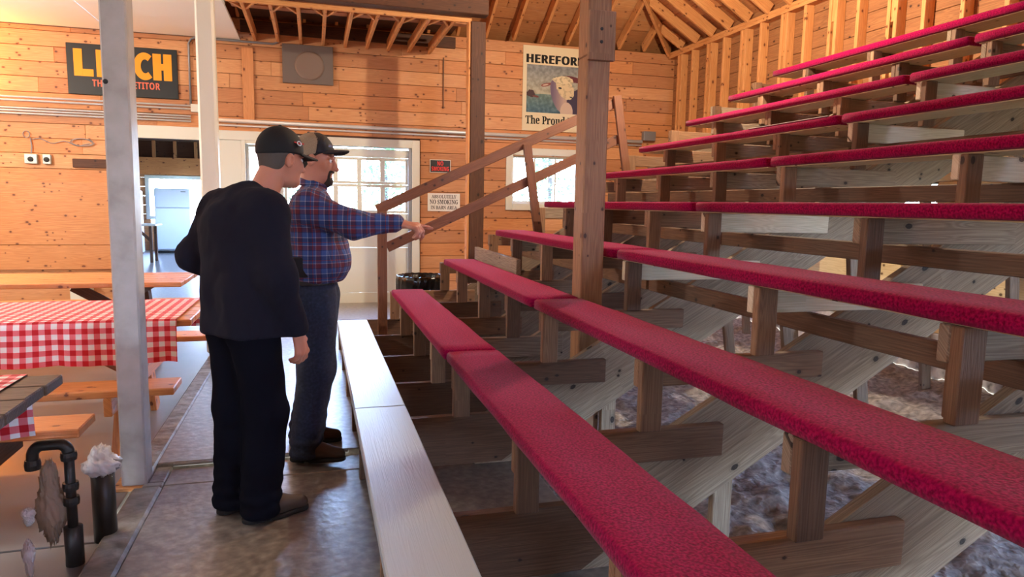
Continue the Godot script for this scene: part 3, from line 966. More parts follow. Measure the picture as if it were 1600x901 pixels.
func build_bleachers() -> void:
	# bench boards
	for s in [[-6.44, -3.642], [-3.636, 1.4]]:
		var near: bool = s[0] > -4
		var t := thing("white_bench", "white-painted lowest bench plank, %s" % ("near half towards the viewer" if near else "far half beside the standing men"), "bench", Vector3(X0, 0.36, (s[0] + s[1]) / 2))
		var L: float = s[1] - s[0]
		slab("plank", Vector3(0.0, -0.05, -L / 2), Vector3(0.272, 0.0, L / 2), M.whitewood, t, 0.006)
	for k in range(1, 10):
		carpet_bench(k, -6.46 + (0.03 if k % 2 else 0.0), -3.70, false)
		if k < 9: carpet_bench(k, -3.665, 1.4, true)
		else: carpet_bench(k, -3.665, 1.4, true)
		if k == 6:
			var cb: Node3D = get_node("carpeted_bench_010")
			var wp := slab("worn_edge", Vector3(0.0, 0.0005, 0.45), Vector3(0.016, 0.0045, 1.30), plain(Color(0.80, 0.78, 0.76), 0.7), cb, 0.001)
			wp.set_meta("label", "pale worn strip along the carpet edge")
	# frames
	for f in FRAMES.size():
		var z: float = FRAMES[f]
		var t := thing("bleacher_frame", "timber bleacher frame of stringer, bearers and uprights, %s" % ["nearest the far wall" if f == 0 else nth(mini(f, 7)) + " one in from the far end", "unseen behind the viewer, " + str(f - 7) + " frames back"][1 if f > 7 else 0], "frame", Vector3(0, 0, z), "bleacher frames")
		# bearers and uprights, in front of the stringer
		for k in range(0, 10):
			var x := X0 + RUN * k
			var top := 0.36 + RISE * k - 0.0625
			if k == 0: top = 0.30
			var bh := 0.11 if k > 1 else 0.135
			var mat: Material = M.frame[(f + k) % 3] if (f + k) % 4 else M.grey
			if f >= 4 and k >= 3: mat = M.palegrey if (f + k) % 3 else M.grey
			if k == 0:
				var st := begin()
				prism(st, [Vector2(x + 0.035, 0.025), Vector2(x + 0.035, 0.30), Vector2(x + 1.12, 0.30), Vector2(x + 1.12, 0.24), Vector2(x + 0.80, 0.025)], -0.042, 0.0)
				commit(st, "bearer", M.frame[2], t)
			elif k < 9:
				board("bearer", Vector3(x + 0.022, top - bh / 2, -0.021), Vector3(x + 0.90 + rng.randf_range(-0.03, 0.03), top - bh / 2 - rng.randf_range(0.0, 0.006), -0.021), bh, 0.04, Vector3.UP, mat, t)
			else:
				board("bearer", Vector3(x + 0.022, top - bh / 2, -0.021), Vector3(x + 0.55, top - bh / 2, -0.021), bh, 0.04, Vector3.UP, mat, t)
			var base := 0.0 if k == 0 else 0.36 + RISE * (k - 1) - 0.0625
			if k == 1: base = 0.30
			var pw := 0.09
			var um: Material = M.frame[(f * 2 + k) % 3]
			slab("upright", Vector3(x + 0.02, base + 0.001, 0.001), Vector3(x + 0.02 + pw, top, 0.041), um, t)
			if k > 0: slab("cleat", Vector3(x + 0.02 + pw * 0.45, base + 0.002, -0.0415), Vector3(x + 0.02 + pw, top - bh - 0.002, -0.001), um, t)
		# stringer
		var sm: Material = M.grey if f >= 3 else M.greyd
		var a := Vector2(1.02, 0.175)
		var sl := 0.575
		var st2 := begin()
		var v := 0.172
		prism(st2, [Vector2(0.84, -0.02), Vector2(0.84, 0.10), Vector2(0.96, a.y - 0.06 * sl + v), Vector2(5.22, a.y + 4.2 * sl + v), Vector2(5.22, a.y + 4.2 * sl - v), Vector2(1.12, -0.02)], -0.082, -0.043, atan(sl))
		commit(st2, "stringer", sm, t)
		# props under the stringer
		for px in [1.62, 3.3, 4.6]:
			var yy: float = a.y + (px - a.x) * sl + 0.05
			if px == 1.62: slab("prop", Vector3(px, -0.06, -0.125), Vector3(px + 0.09, yy, -0.084), M.grey, t)
			else: board("prop", Vector3(px + 0.25, -0.06, -0.105), Vector3(px, yy, -0.105), 0.09, 0.04, Vector3.BACK.cross(Vector3.UP), M.greyd, t)
	# long boards running beneath the bearers
	for k in range(3, 9):
		var x := X0 + RUN * k + (0.32 if k < 6 else 0.27)
		var y := 0.36 + RISE * k - (0.222 if k > 1 else 0.248)
		for s in [[-6.75, -3.70], [-3.83, 1.3]]:
			var near: bool = s[0] > -4
			var t := board("brace_board", Vector3(x + (0.0 if near else 0.0), y, s[0] if near else s[0]), Vector3(x, y, s[1] if near else -3.86), 0.085, 0.038, Vector3.UP, M.frame[2 if near else 0])
			tag(t, "long brown brace board under the %s red bench row up, %s" % [nth(k - 1), "near stretch" if near else "far stretch"], "board", "brace boards under the bleachers")
	# handrail at the far end
	var h := thing("handrail", "sloping wooden handrail with two rails at the far end of the bleachers", "handrail", Vector3(0, 0, -6.57))
	slab("rail_post", Vector3(0.567, 0.022, -0.02), Vector3(0.655, 1.36, 0.02), M.rail, h)
	board("rail_post", Vector3(2.16, 1.10, 0.0), Vector3(2.015, 2.035, 0.0), 0.085, 0.038, Vector3.RIGHT, M.rail, h)
	board("rail_post", Vector3(3.11, 1.66, 0.0), Vector3(2.955, 2.55, 0.0), 0.085, 0.038, Vector3.RIGHT, M.rail, h)
	board("rail", Vector3(0.567, 1.372, -0.041), Vector3(2.96, 2.488, -0.041), 0.095, 0.038, Vector3.UP, M.rail, h)
	board("rail", Vector3(0.66, 1.02, -0.041), Vector3(3.0, 2.125, -0.041), 0.095, 0.038, Vector3.UP, M.rail, h)
	# a loose grey stair board beside the far benches, as photographed behind the second row
	var lb := board("stair_board", Vector3(1.62, 0.936, -7.0), Vector3(1.62, 0.930, -5.45), 0.13, 0.04, Vector3.UP, M.grey)
	tag(lb, "grey weathered board on edge beside the far end of the second bench row", "board")


# an extruded outline in x and y, between two depths; the grain may be turned
func prism(st: SurfaceTool, pts: Array, z0: float, z1: float, turn := 0.0) -> void:
	var o := ruv()
	var flat := PackedVector2Array(pts)
	var idx := Geometry2D.triangulate_polygon(flat)
	var uv := func(p: Vector2) -> Vector2: return p.rotated(-turn) + o
	for i in range(0, idx.size(), 3):
		var a := flat[idx[i]]; var b := flat[idx[i + 1]]; var c := flat[idx[i + 2]]
		for z in [z0, z1]:
			tri(st, Vector3(a.x, a.y, z), Vector3(b.x, b.y, z), Vector3(c.x, c.y, z), Vector3(0, 0, -1 if z == z0 else 1), uv.call(a), uv.call(b), uv.call(c))
	var cen := Vector2.ZERO
	for p in flat: cen += p / flat.size()
	var cw := Geometry2D.is_polygon_clockwise(flat)
	for i in flat.size():
		var a := flat[i]; var b := flat[(i + 1) % flat.size()]
		var nrm := (b - a).orthogonal()
		var out := Vector3(nrm.x, nrm.y, 0) * (1.0 if cw else -1.0)
		# orthogonal() of a clockwise outline (y up) points outwards or inwards: test with a small step
		var mid := (a + b) * 0.5 + nrm.normalized() * 0.001
		if Geometry2D.is_point_in_polygon(mid, flat): out = -Vector3(nrm.x, nrm.y, 0)
		else: out = Vector3(nrm.x, nrm.y, 0)
		tri(st, Vector3(a.x, a.y, z0), Vector3(b.x, b.y, z0), Vector3(b.x, b.y, z1), out, uv.call(a), uv.call(b), uv.call(b) + Vector2(0, z1 - z0))
		tri(st, Vector3(a.x, a.y, z0), Vector3(b.x, b.y, z1), Vector3(a.x, a.y, z1), out, uv.call(a), uv.call(b) + Vector2(0, z1 - z0), uv.call(a) + Vector2(0, z1 - z0))


# ---------------------------------------------------------------- signs, pipes, boxes on the far wall
func words(text: String, height: float, font: Font, mat: Material, parent: Node, at: Vector3, width := 0.0, called := "lettering") -> MeshInstance3D:
	var tm := TextMesh.new()
	tm.text = text
	tm.font = font
	tm.font_size = 64
	tm.depth = 0.004
	tm.pixel_size = 0.01
	var o := MeshInstance3D.new()
	o.mesh = tm
	o.material_override = mat
	put(o, called, parent)
	var bb := tm.get_aabb()
	var s := height / bb.size.y
	var sx := s if width == 0.0 else width / bb.size.x
	o.scale = Vector3(sx, s, 1)
	o.position = at - Vector3(bb.get_center().x * sx, bb.get_center().y * s, 0)
	return o


func font(called: String, weight := 700) -> SystemFont:
	var f := SystemFont.new()
	f.font_names = PackedStringArray([called])
	f.font_weight = weight
	return f


func pipe(called: String, path: Array, r: float, mat: Material, label: String, group := "") -> void:
	var st := begin()
	tube(st, path, r, 8)
	var o := commit(smooth(st), called, mat)
	tag(o, label, "pipe", group)


func build_wall_things() -> void:
	var zf := -9.89
	var sans := font("Droid Sans")
	var serif := font("Droid Serif")
	var ink := plain(Color(0.03, 0.03, 0.03), 0.8)
	# yellow and black dealer sign
	var s := thing("dealer_sign", "black sign with big yellow letters partly hidden by the white post", "sign", Vector3(-2.26, 3.005, zf))
	slab("panel", Vector3(-0.62, -0.305, 0.0), Vector3(0.62, 0.305, 0.02), plain(Color(0.075, 0.085, 0.08), 0.55), s)
	var lt := begin()
	var lz := [0.0195, 0.026]
	var y0 := -0.085
	var y1 := 0.240
	var w := 0.095
	var bar := func(x0: float, x1: float, ya: float, yb: float) -> void: addslab(lt, Vector3(x0, ya, lz[0]), Vector3(x1, yb, lz[1]), 0.001)
	bar.call(-0.542, -0.542 + w, y0, y1); bar.call(-0.542 + w, -0.33, y0, y0 + 0.085)
	bar.call(-0.295, -0.295 + w, y0, y1)
	for k in 3: bar.call(-0.295 + w, [-0.10, -0.115, -0.10][k], [y0, 0.04, y1 - 0.08][k], [y0 + 0.08, 0.115, y1][k])
	prism(lt, [Vector2(-0.085, y0), Vector2(-0.02, y1), Vector2(0.065, y1), Vector2(0.125, y0), Vector2(0.035, y0), Vector2(0.02, 0.0), Vector2(0.005, y0)], lz[0], lz[1])
	var cpts := []
	for k in 25:
		var a := deg_to_rad(50.0 + 260.0 * k / 24.0)
		cpts.append(Vector2(0.245 + 0.125 * cos(a), 0.0775 + 0.168 * sin(a)))
	for k in 25:
		var a := deg_to_rad(310.0 - 260.0 * k / 24.0)
		cpts.append(Vector2(0.250 + 0.050 * cos(a), 0.0775 + 0.085 * sin(a)))
	prism(lt, cpts, lz[0], lz[1])
	bar.call(0.339, 0.339 + w, y0, y1); bar.call(0.555 - w, 0.555, y0, y1); bar.call(0.339 + w, 0.555 - w, 0.04, 0.12)
	commit(lt, "lettering", plain(Color(0.93, 0.60, 0.03), 0.6), s)
	words("THE COMPETITOR", 0.085, sans, plain(Color(0.86, 0.40, 0.28), 0.6), s, Vector3(0.03, -0.16, 0.021), 0.76)
	# cattle poster
	s = thing("cattle_poster", "large cream poster with a white-faced cow and bold black heading", "poster", Vector3(3.5, 3.13, zf))
	slab("sheet", Vector3(-0.55, -0.605, 0.0), Vector3(0.55, 0.605, 0.004), plain(Color(0.86, 0.80, 0.66), 0.7), s, 0.001)
	var pm := plain(Color.WHITE, 0.6)
	pm.albedo_texture = cow_print()
	var pic := MeshInstance3D.new()
	var q := QuadMesh.new()
	q.size = Vector2(0.99, 0.68)
	pic.mesh = q
	pic.material_override = pm
	put(pic, "printed_picture", s)
	pic.position = Vector3(0.005, 0.0, 0.006)
	for k in 3: words("HEREFORDS", 0.125, font("Droid Sans", 900), ink, s, Vector3(-0.006 + 0.006 * k, 0.425, 0.003 + 0.0004 * k), 0.99)
	for k in 2: words("The Proud Breed", 0.125, serif, ink, s, Vector3(0.004 * k, -0.445, 0.003 + 0.0004 * k), 1.0)
	# no smoking signs
	s = thing("no_smoking_sign", "small black sign with NO SMOKING in red letters beside the overhead door", "sign", Vector3(1.745, 1.965, zf))
	slab("panel", Vector3(-0.152, -0.092, 0.0), Vector3(0.152, 0.092, 0.006), plain(Color(0.85, 0.82, 0.78), 0.5), s)
	slab("field", Vector3(-0.142, -0.083, 0.006), Vector3(0.142, 0.083, 0.008), plain(Color(0.03, 0.03, 0.035), 0.5), s, 0.001)
	var red := plain(Color(0.95, 0.13, 0.10), 0.5)
	words("NO", 0.062, font("Droid Sans", 900), red, s, Vector3(0.0, 0.040, 0.008), 0.085)
	words("SMOKING", 0.062, font("Droid Sans", 900), red, s, Vector3(0.0, -0.036, 0.008), 0.25)
	s = thing("warning_sign", "white paper sign reading ABSOLUTELY NO SMOKING IN BARN AREA", "sign", Vector3(1.80, 1.455, zf))
	slab("panel", Vector3(-0.235, -0.128, 0.0), Vector3(0.235, 0.128, 0.004), plain(Color(0.90, 0.88, 0.84), 0.6), s, 0.001)
	var dk := plain(Color(0.16, 0.10, 0.10), 0.7)
	words("ABSOLUTELY", 0.048, serif, dk, s, Vector3(0.0, 0.080, 0.004), 0.36)
	words("NO SMOKING", 0.064, serif, dk, s, Vector3(0.0, 0.005, 0.004), 0.41)
	words("IN BARN AREA", 0.048, serif, dk, s, Vector3(0.0, -0.075, 0.004), 0.38)
	# grey metal plate with a round cover
	s = thing("vent_plate", "square grey sheet-metal plate with a raised round cover high on the wall", "vent", Vector3(-0.045, 3.245, zf))
	slab("plate", Vector3(-0.325, -0.255, 0.0), Vector3(0.325, 0.245, 0.035), M.plate if M.has("plate") else plain(Color(0.44, 0.39, 0.36), 0.6, 0.2), s)
	var st := begin()
	lathe(st, [Vector2(0.0, 0.020), Vector2(0.17, 0.018), Vector2(0.185, 0.010), Vector2(0.19, 0.0)], 40, Transform3D(Basis(Vector3.RIGHT, PI / 2), Vector3(0.02, -0.02, 0.034)))
	commit(st, "round_cover", plain(Color(0.50, 0.42, 0.37), 0.6, 0.2), s)
	# plywood sheet, dark plank, wall switches
	var pw := slab("plywood_sheet", Vector3(-4.6, 0.84, zf), Vector3(-2.45, 1.635, zf + 0.018), M.plywood)
	tag(pw, "large knotty plywood sheet nailed over the wall left of the white post", "plywood")
	pw = slab("plywood_strip", Vector3(-4.6, 0.53, zf), Vector3(-2.45, 0.837, zf + 0.016), M.plywood)
	tag(pw, "lower plywood strip beneath the large sheet above the far picnic table", "plywood")
	s = thing("name_board", "dark narrow wooden board with faint carved lettering beside the white post", "sign", Vector3(-2.62, 1.86, zf))
	slab("board", Vector3(-0.26, -0.055, 0.0), Vector3(0.26, 0.055, 0.02), M.beam, s)
	for i in 2:
		s = thing("switch_box", ["larger grey metal switch box with a round dial on the left wall", "smaller grey metal switch box right of the larger one"][i], "switch box", Vector3([-3.32, -3.15][i], 1.895, zf))
		var hw: float = [0.07, 0.045][i]
		slab("box", Vector3(-hw, -0.06, 0.0), Vector3(hw, 0.06, 0.05), plain(Color(0.66, 0.66, 0.62), 0.4, 0.3), s, 0.006)
		st = begin()
		lathe(st, [Vector2(0.0, 0.02), Vector2(0.028, 0.016), Vector2(0.032, 0.0)], 16, Transform3D(Basis(Vector3.RIGHT, PI / 2), Vector3(0, -0.005, 0.05)))
		commit(st, "dial", M.black, s)
	var cab := begin()
	var path := []
	for i in 40:
		var t := i / 39.0
		path.append(Vector3(-3.30 + t * 0.62, 2.13 - 0.05 * t + 0.02 * sin(t * 14.0), zf + 0.012))
	tube(cab, path, 0.006, 6)
	path = []
	for i in 60:
		var t := i / 59.0 * TAU * 2.0
		path.append(Vector3(-2.78 + 0.12 * cos(t) + i * 0.0006, 2.115 + 0.045 * sin(t), zf + 0.014 + i * 0.0002))
	tube(cab, path, 0.006, 6)
	path = []
	for i in 30:
		var t := i / 29.0 * TAU
		path.append(Vector3(-3.36 + 0.035 * cos(t), 2.19 + 0.04 * sin(t), zf + 0.014))
	tube(cab, path, 0.006, 6)
	tube(cab, [Vector3(-3.32, 2.15, zf + 0.012), Vector3(-3.31, 2.05, zf + 0.014), Vector3(-3.32, 1.95, zf + 0.02)], 0.008, 6)
	tag(commit(cab, "electric_cable", M.galv), "grey electric cable looped on the wall above the switch boxes", "cable")
	pw = slab("wall_cord", Vector3(1.775, 2.77, zf), Vector3(1.790, 3.47, zf + 0.012), M.brown)
	tag(pw, "thin brown cord hanging down the wall left of the cattle poster", "cord")
	pw = slab("paper_tag", Vector3(4.42, 2.79, zf), Vector3(4.56, 2.86, zf + 0.004), M.white)
	tag(pw, "small white paper tag on the wall above the end of the handrail", "tag")
	# conduits
	for i in 5:
		var y: float = [2.640, 2.600, 2.510, 2.478, 2.445][i]
		pipe("conduit", [Vector3(-7.4, y, zf + 0.02), Vector3(-1.505, y - 0.012, zf + 0.02)], 0.0125, M.steel, "thin steel conduit along the left wall, %s of five from the top" % nth(i), "wall conduits")
	pipe("conduit", [Vector3(-1.3, 2.465, zf + 0.03), Vector3(4.875, 2.432, zf + 0.03)], 0.026, M.steel, "thick steel conduit running above the overhead door to the corner", "wall conduits")
	pipe("conduit", [Vector3(-1.3, 2.405, zf + 0.02), Vector3(4.875, 2.377, zf + 0.02)], 0.012, M.steel, "thin steel conduit just beneath the thick one above the overhead door", "wall conduits")
	pipe("conduit", [Vector3(-1.50, 2.64, zf + 0.02), Vector3(-1.50, 3.40, zf + 0.02), Vector3(-1.47, 3.46, zf + 0.02), Vector3(-1.42, 3.48, zf + 0.02), Vector3(-0.48, 3.475, zf + 0.02), Vector3(-0.42, 3.50, zf + 0.02), Vector3(-0.40, 3.58, zf + 0.02)], 0.014, M.galv, "bent grey conduit climbing the wall beside the yellow-lettered sign", "wall conduits")
	s = thing("junction_box", "small white junction box where the bent conduit meets the wall pipes", "box", Vector3(-1.50, 2.60, zf))
	slab("box", Vector3(0.0, -0.05, 0.0), Vector3(0.10, 0.05, 0.05), M.white, s, 0.006)
	s = thing("junction_box", "grey metal junction box in the far right corner above the benches", "box", Vector3(4.98, 2.52, zf))
	slab("box", Vector3(-0.10, -0.07, 0.0), Vector3(0.10, 0.07, 0.09), M.galv, s, 0.006)
	s = thing("wall_stud", "vertical plank batten nailed to the wall left of the metal plate", "batten", Vector3(-0.80, 2.86, zf))
	slab("batten", Vector3(-0.07, -0.42, 0.0), Vector3(0.07, 0.55, 0.02), M.wall[3], s)
	# the warm lamp just past the left edge, whose glow the wall shows
	s = thing("wall_lamp", "warm bulb lamp on the wall at the left", "lamp", Vector3(-4.25, 2.98, zf))
	slab("bracket", Vector3(-0.05, -0.05, 0.0), Vector3(0.05, 0.05, 0.10), M.galv, s)
	var bm := plain(Color(1, 0.8, 0.5), 0.4)
	bm.emission_enabled = true
	bm.emission = Color(1.0, 0.66, 0.30)
	bm.emission_energy_multiplier = 6.0
	var sp := SphereMesh.new()
	sp.radius = 0.06
	sp.height = 0.12
	mesh_node(sp, "bulb", bm, s, Transform3D(Basis.IDENTITY, Vector3(0, 0.0, 0.16)))
	var l := OmniLight3D.new()
	l.name = "wall_lamp_light"
	l.light_color = Color(1.0, 0.62, 0.28)
	l.light_energy = 3.2
	l.light_size = 0.05
	l.omni_range = 30.0
	l.omni_attenuation = 2.0
	l.shadow_enabled = true
	l.position = Vector3(-4.25, 2.98, zf + 0.16)
	add_child(l)


func cow_print() -> ImageTexture:
	# the printed photograph: a pasture under a pale sky and a white-faced cow
	var w := 294
	var h := 210
	var n := FastNoiseLite.new()
	n.seed = 21
	n.frequency = 0.04
	n.fractal_octaves = 4
	var d := PackedByteArray()
	d.resize(w * h * 3)
	var inside := func(x: float, y: float, cx: float, cy: float, rx: float, ry: float, ang: float) -> float:
		var p := Vector2(x - cx, y - cy).rotated(-ang)
		return (p.x / rx) * (p.x / rx) + (p.y / ry) * (p.y / ry)
	for y in h:
		for x in w:
			var u := x / float(w)
			var v := y / float(h)
			var g := n.get_noise_2d(x, y)
			var c := Color(0.47, 0.49, 0.50).lerp(Color(0.66, 0.64, 0.54), v * 1.7)
			if v > 0.62 - 0.02 * sin(u * 5.0): c = Color(0.36, 0.46, 0.42).lerp(Color(0.20, 0.34, 0.40), (v - 0.62) * 2.6)
			c = c.lightened(maxf(g, 0) * 0.25).darkened(maxf(-g, 0) * 0.25)
			# cattle grazing far off
			if inside.call(u, v, 0.06, 0.60, 0.075, 0.075, 0.25) < 1.0 + g: c = Color(0.20, 0.07, 0.08)
			if inside.call(u, v, 0.15, 0.66, 0.05, 0.022, 0.25) < 1.0 + g: c = Color(0.40, 0.16, 0.13)
			# the body behind, its back, then ear, poll, face, cheek and muzzle
			if inside.call(u, v, 0.84, 0.95, 0.24, 0.50, 0.0) < 1.0 + g * 0.2: c = Color(0.19, 0.13, 0.24)
			if inside.call(u, v, 0.71, 0.255, 0.15, 0.060, 0.25) < 1.0 + g * 0.2: c = Color(0.36, 0.08, 0.12)
			if inside.call(u, v, 0.30, 0.40, 0.085, 0.035, -0.35) < 1.0 + g * 0.6: c = Color(0.50, 0.24, 0.20)
			if inside.call(u, v, 0.29, 0.405, 0.05, 0.015, -0.35) < 1.0: c = Color(0.76, 0.66, 0.58)
			if inside.call(u, v, 0.50, 0.62, 0.115, 0.36, -0.20) < 1.0 + g * 0.06: c = Color(0.40, 0.33, 0.42).lerp(Color(0.70, 0.60, 0.54), clampf((u - 0.40) * 5.5, 0, 1))
			if inside.call(u, v, 0.60, 0.46, 0.13, 0.24, -0.30) < 1.0 + g * 0.15: c = Color(0.82, 0.74, 0.58).darkened(maxf(-g, 0) * 0.35)
			if inside.call(u, v, 0.57, 0.285, 0.165, 0.085, 0.02) < 1.0 + g * 0.5: c = Color(0.85, 0.78, 0.62).darkened(maxf(g, 0) * 0.5)
			if inside.call(u, v, 0.63, 0.95, 0.10, 0.20, 0.0) < 1.0: c = Color(0.76, 0.66, 0.58)
			if inside.call(u, v, 0.52, 0.455, 0.028, 0.020, 0.3) < 1.0: c = Color(0.05, 0.04, 0.06)
			if inside.call(u, v, 0.70, 0.64, 0.030, 0.012, 0.5) < 1.0: c = Color(0.08, 0.05, 0.05)
			var i := (y * w + x) * 3
			d[i] = int(clampf(c.r, 0, 1) * 255); d[i + 1] = int(clampf(c.g, 0, 1) * 255); d[i + 2] = int(clampf(c.b, 0, 1) * 255)
	return img(w, h, d)


# ---------------------------------------------------------------- picnic tables
func picnic_table(label: String, at: Vector3, x0: float, x1: float, z0: float, z1: float, bench_z: Array, mat: Material, end: Material) -> Node3D:
	# all in world coordinates; at is the table's base
	var t := thing("picnic_table", label, "table", at)
	var w := (z1 - z0) / 5.0
	for i in 5:
		slab("top_board", Vector3(x0, 0.71, z0 + i * w + 0.003) - at, Vector3(x1 - rng.randf() * 0.01, 0.75, z0 + (i + 1) * w - 0.003) - at, mat, t, 0.005)
	for b in bench_z:
		slab("seat_board", Vector3(x0, 0.40, b) - at, Vector3(x1 - 0.04, 0.44, b + 0.24) - at, mat, t, 0.005)
	var mid := (z0 + z1) / 2
	for lx in [x0 + 0.35, x1 - 0.38]:
		slab("cross_bar", Vector3(lx, 0.63, z0 + 0.06) - at, Vector3(lx + 0.04, 0.71, z1 - 0.06) - at, end, t)
		slab("seat_bar", Vector3(lx, 0.30, bench_z[0]) - at, Vector3(lx + 0.04, 0.40, bench_z[1] + 0.24) - at, end, t)
		for s in [-1, 1]:
			board("leg", Vector3(lx - 0.021, at.y, mid + s * 0.50) - at, Vector3(lx - 0.021, 0.70, mid + s * 0.18) - at, 0.11, 0.04, Vector3(0, 0, 1), end, t)
		var inward: float = 0.55 if lx < (x0 + x1) / 2 else -0.55
		board("brace", Vector3(lx, 0.34, mid) - at, Vector3(lx + inward, 0.68, mid) - at, 0.09, 0.04, Vector3(0, 1, 0), end, t)
	return t


func tablecloth(label: String, x0: float, x1: float, z0: float, z1: float, drop_front: float, drop_back: float) -> void:
	var st := begin()
	var n := FastNoiseLite.new()
	n.seed = int(x1 * 100) + 7
	n.frequency = 1.6
	var prof := []
	var s := 0.0
	var y := 0.756
	var steps := 8
	for i in steps: prof.append([Vector3(0, y - drop_back * (1.0 - i / float(steps)), z0 - 0.012), -drop_back * (1.0 - i / float(steps))])
	for i in 11: prof.append([Vector3(0, y, lerpf(z0 - 0.006, z1 + 0.006, i / 10.0)), (z1 - z0) * i / 10.0])
	for i in range(1, steps + 1): prof.append([Vector3(0, y - drop_front * i / float(steps), z1 + 0.012), (z1 - z0) + drop_front * i / float(steps)])
	var m := prof.size()
	var cols := int((x1 - x0) / 0.05)
	for c in cols + 1:
		var x := lerpf(x0, x1, c / float(cols))
		for j in m:
			var p: Vector3 = prof[j][0]
			var v: float = prof[j][1]
			var hang := maxf(0.0, y - p.y)
			var wave := hang * 0.10 * sin(x * 11.0 + 2.0 * n.get_noise_1d(x)) + hang * 0.08 * n.get_noise_2d(x * 2.0, p.y)
			var sag := hang * 0.06 * n.get_noise_1d(x * 1.3 + 50.0)
			st.set_smooth_group(1)
			st.set_uv(Vector2(x, v))
			st.add_vertex(Vector3(x, p.y + sag + (0.0012 * n.get_noise_2d(x * 4.0, p.z * 4.0) if hang < 0.001 else 0.0), p.z + (absf(wave) if j > m / 2 else -absf(wave))))
	for c in cols:
		for j in m - 1:
			var a := c * m + j
			for e in [a, a + m, a + 1, a + 1, a + m, a + m + 1]: st.add_index(e)
	st.generate_normals()
	tag(commit(st, "tablecloth", M.cloth), label, "tablecloth", "gingham tablecloths")


func build_tables() -> void:
	var f := -0.03
	picnic_table("bare wooden picnic table furthest back, along the plywood wall", Vector3(-2.2, f, -6.7), -3.6, -1.08, -7.15, -6.28, [-7.65, -6.05], M.table, M.brown)
	picnic_table("middle wooden picnic table under a red gingham cloth", Vector3(-1.9, f, -4.75), -3.2, -0.70, -5.18, -4.32, [-5.70, -4.20], M.table, M.table)
	tablecloth("red and white gingham cloth draped over the middle picnic table", -3.15, -0.775, -5.18, -4.32, 0.25, 0.20)
	picnic_table("weathered picnic table at the left edge, dark board ends showing", Vector3(-2.1, f, -2.6), -3.2, -0.965, -3.05, -2.15, [-3.56, -1.9], M.tableold, M.brown)
	for c in get_children():
		if c.name == "picnic_table_002":
			for b in c.get_children():
				if String(b.name).begins_with("seat_board"): b.material_override = M.table
	tablecloth("red gingham cloth hanging off the weathered picnic table at the left edge", -3.15, -1.09, -3.05, -2.15, 0.22, 0.26)
	var cab := slab("low_cabinet", Vector3(-2.93, -0.03, -9.87), Vector3(-2.72, 0.40, -9.66), M.white)
	tag(cab, "small white cabinet against the wall beneath the far picnic table", "cabinet")


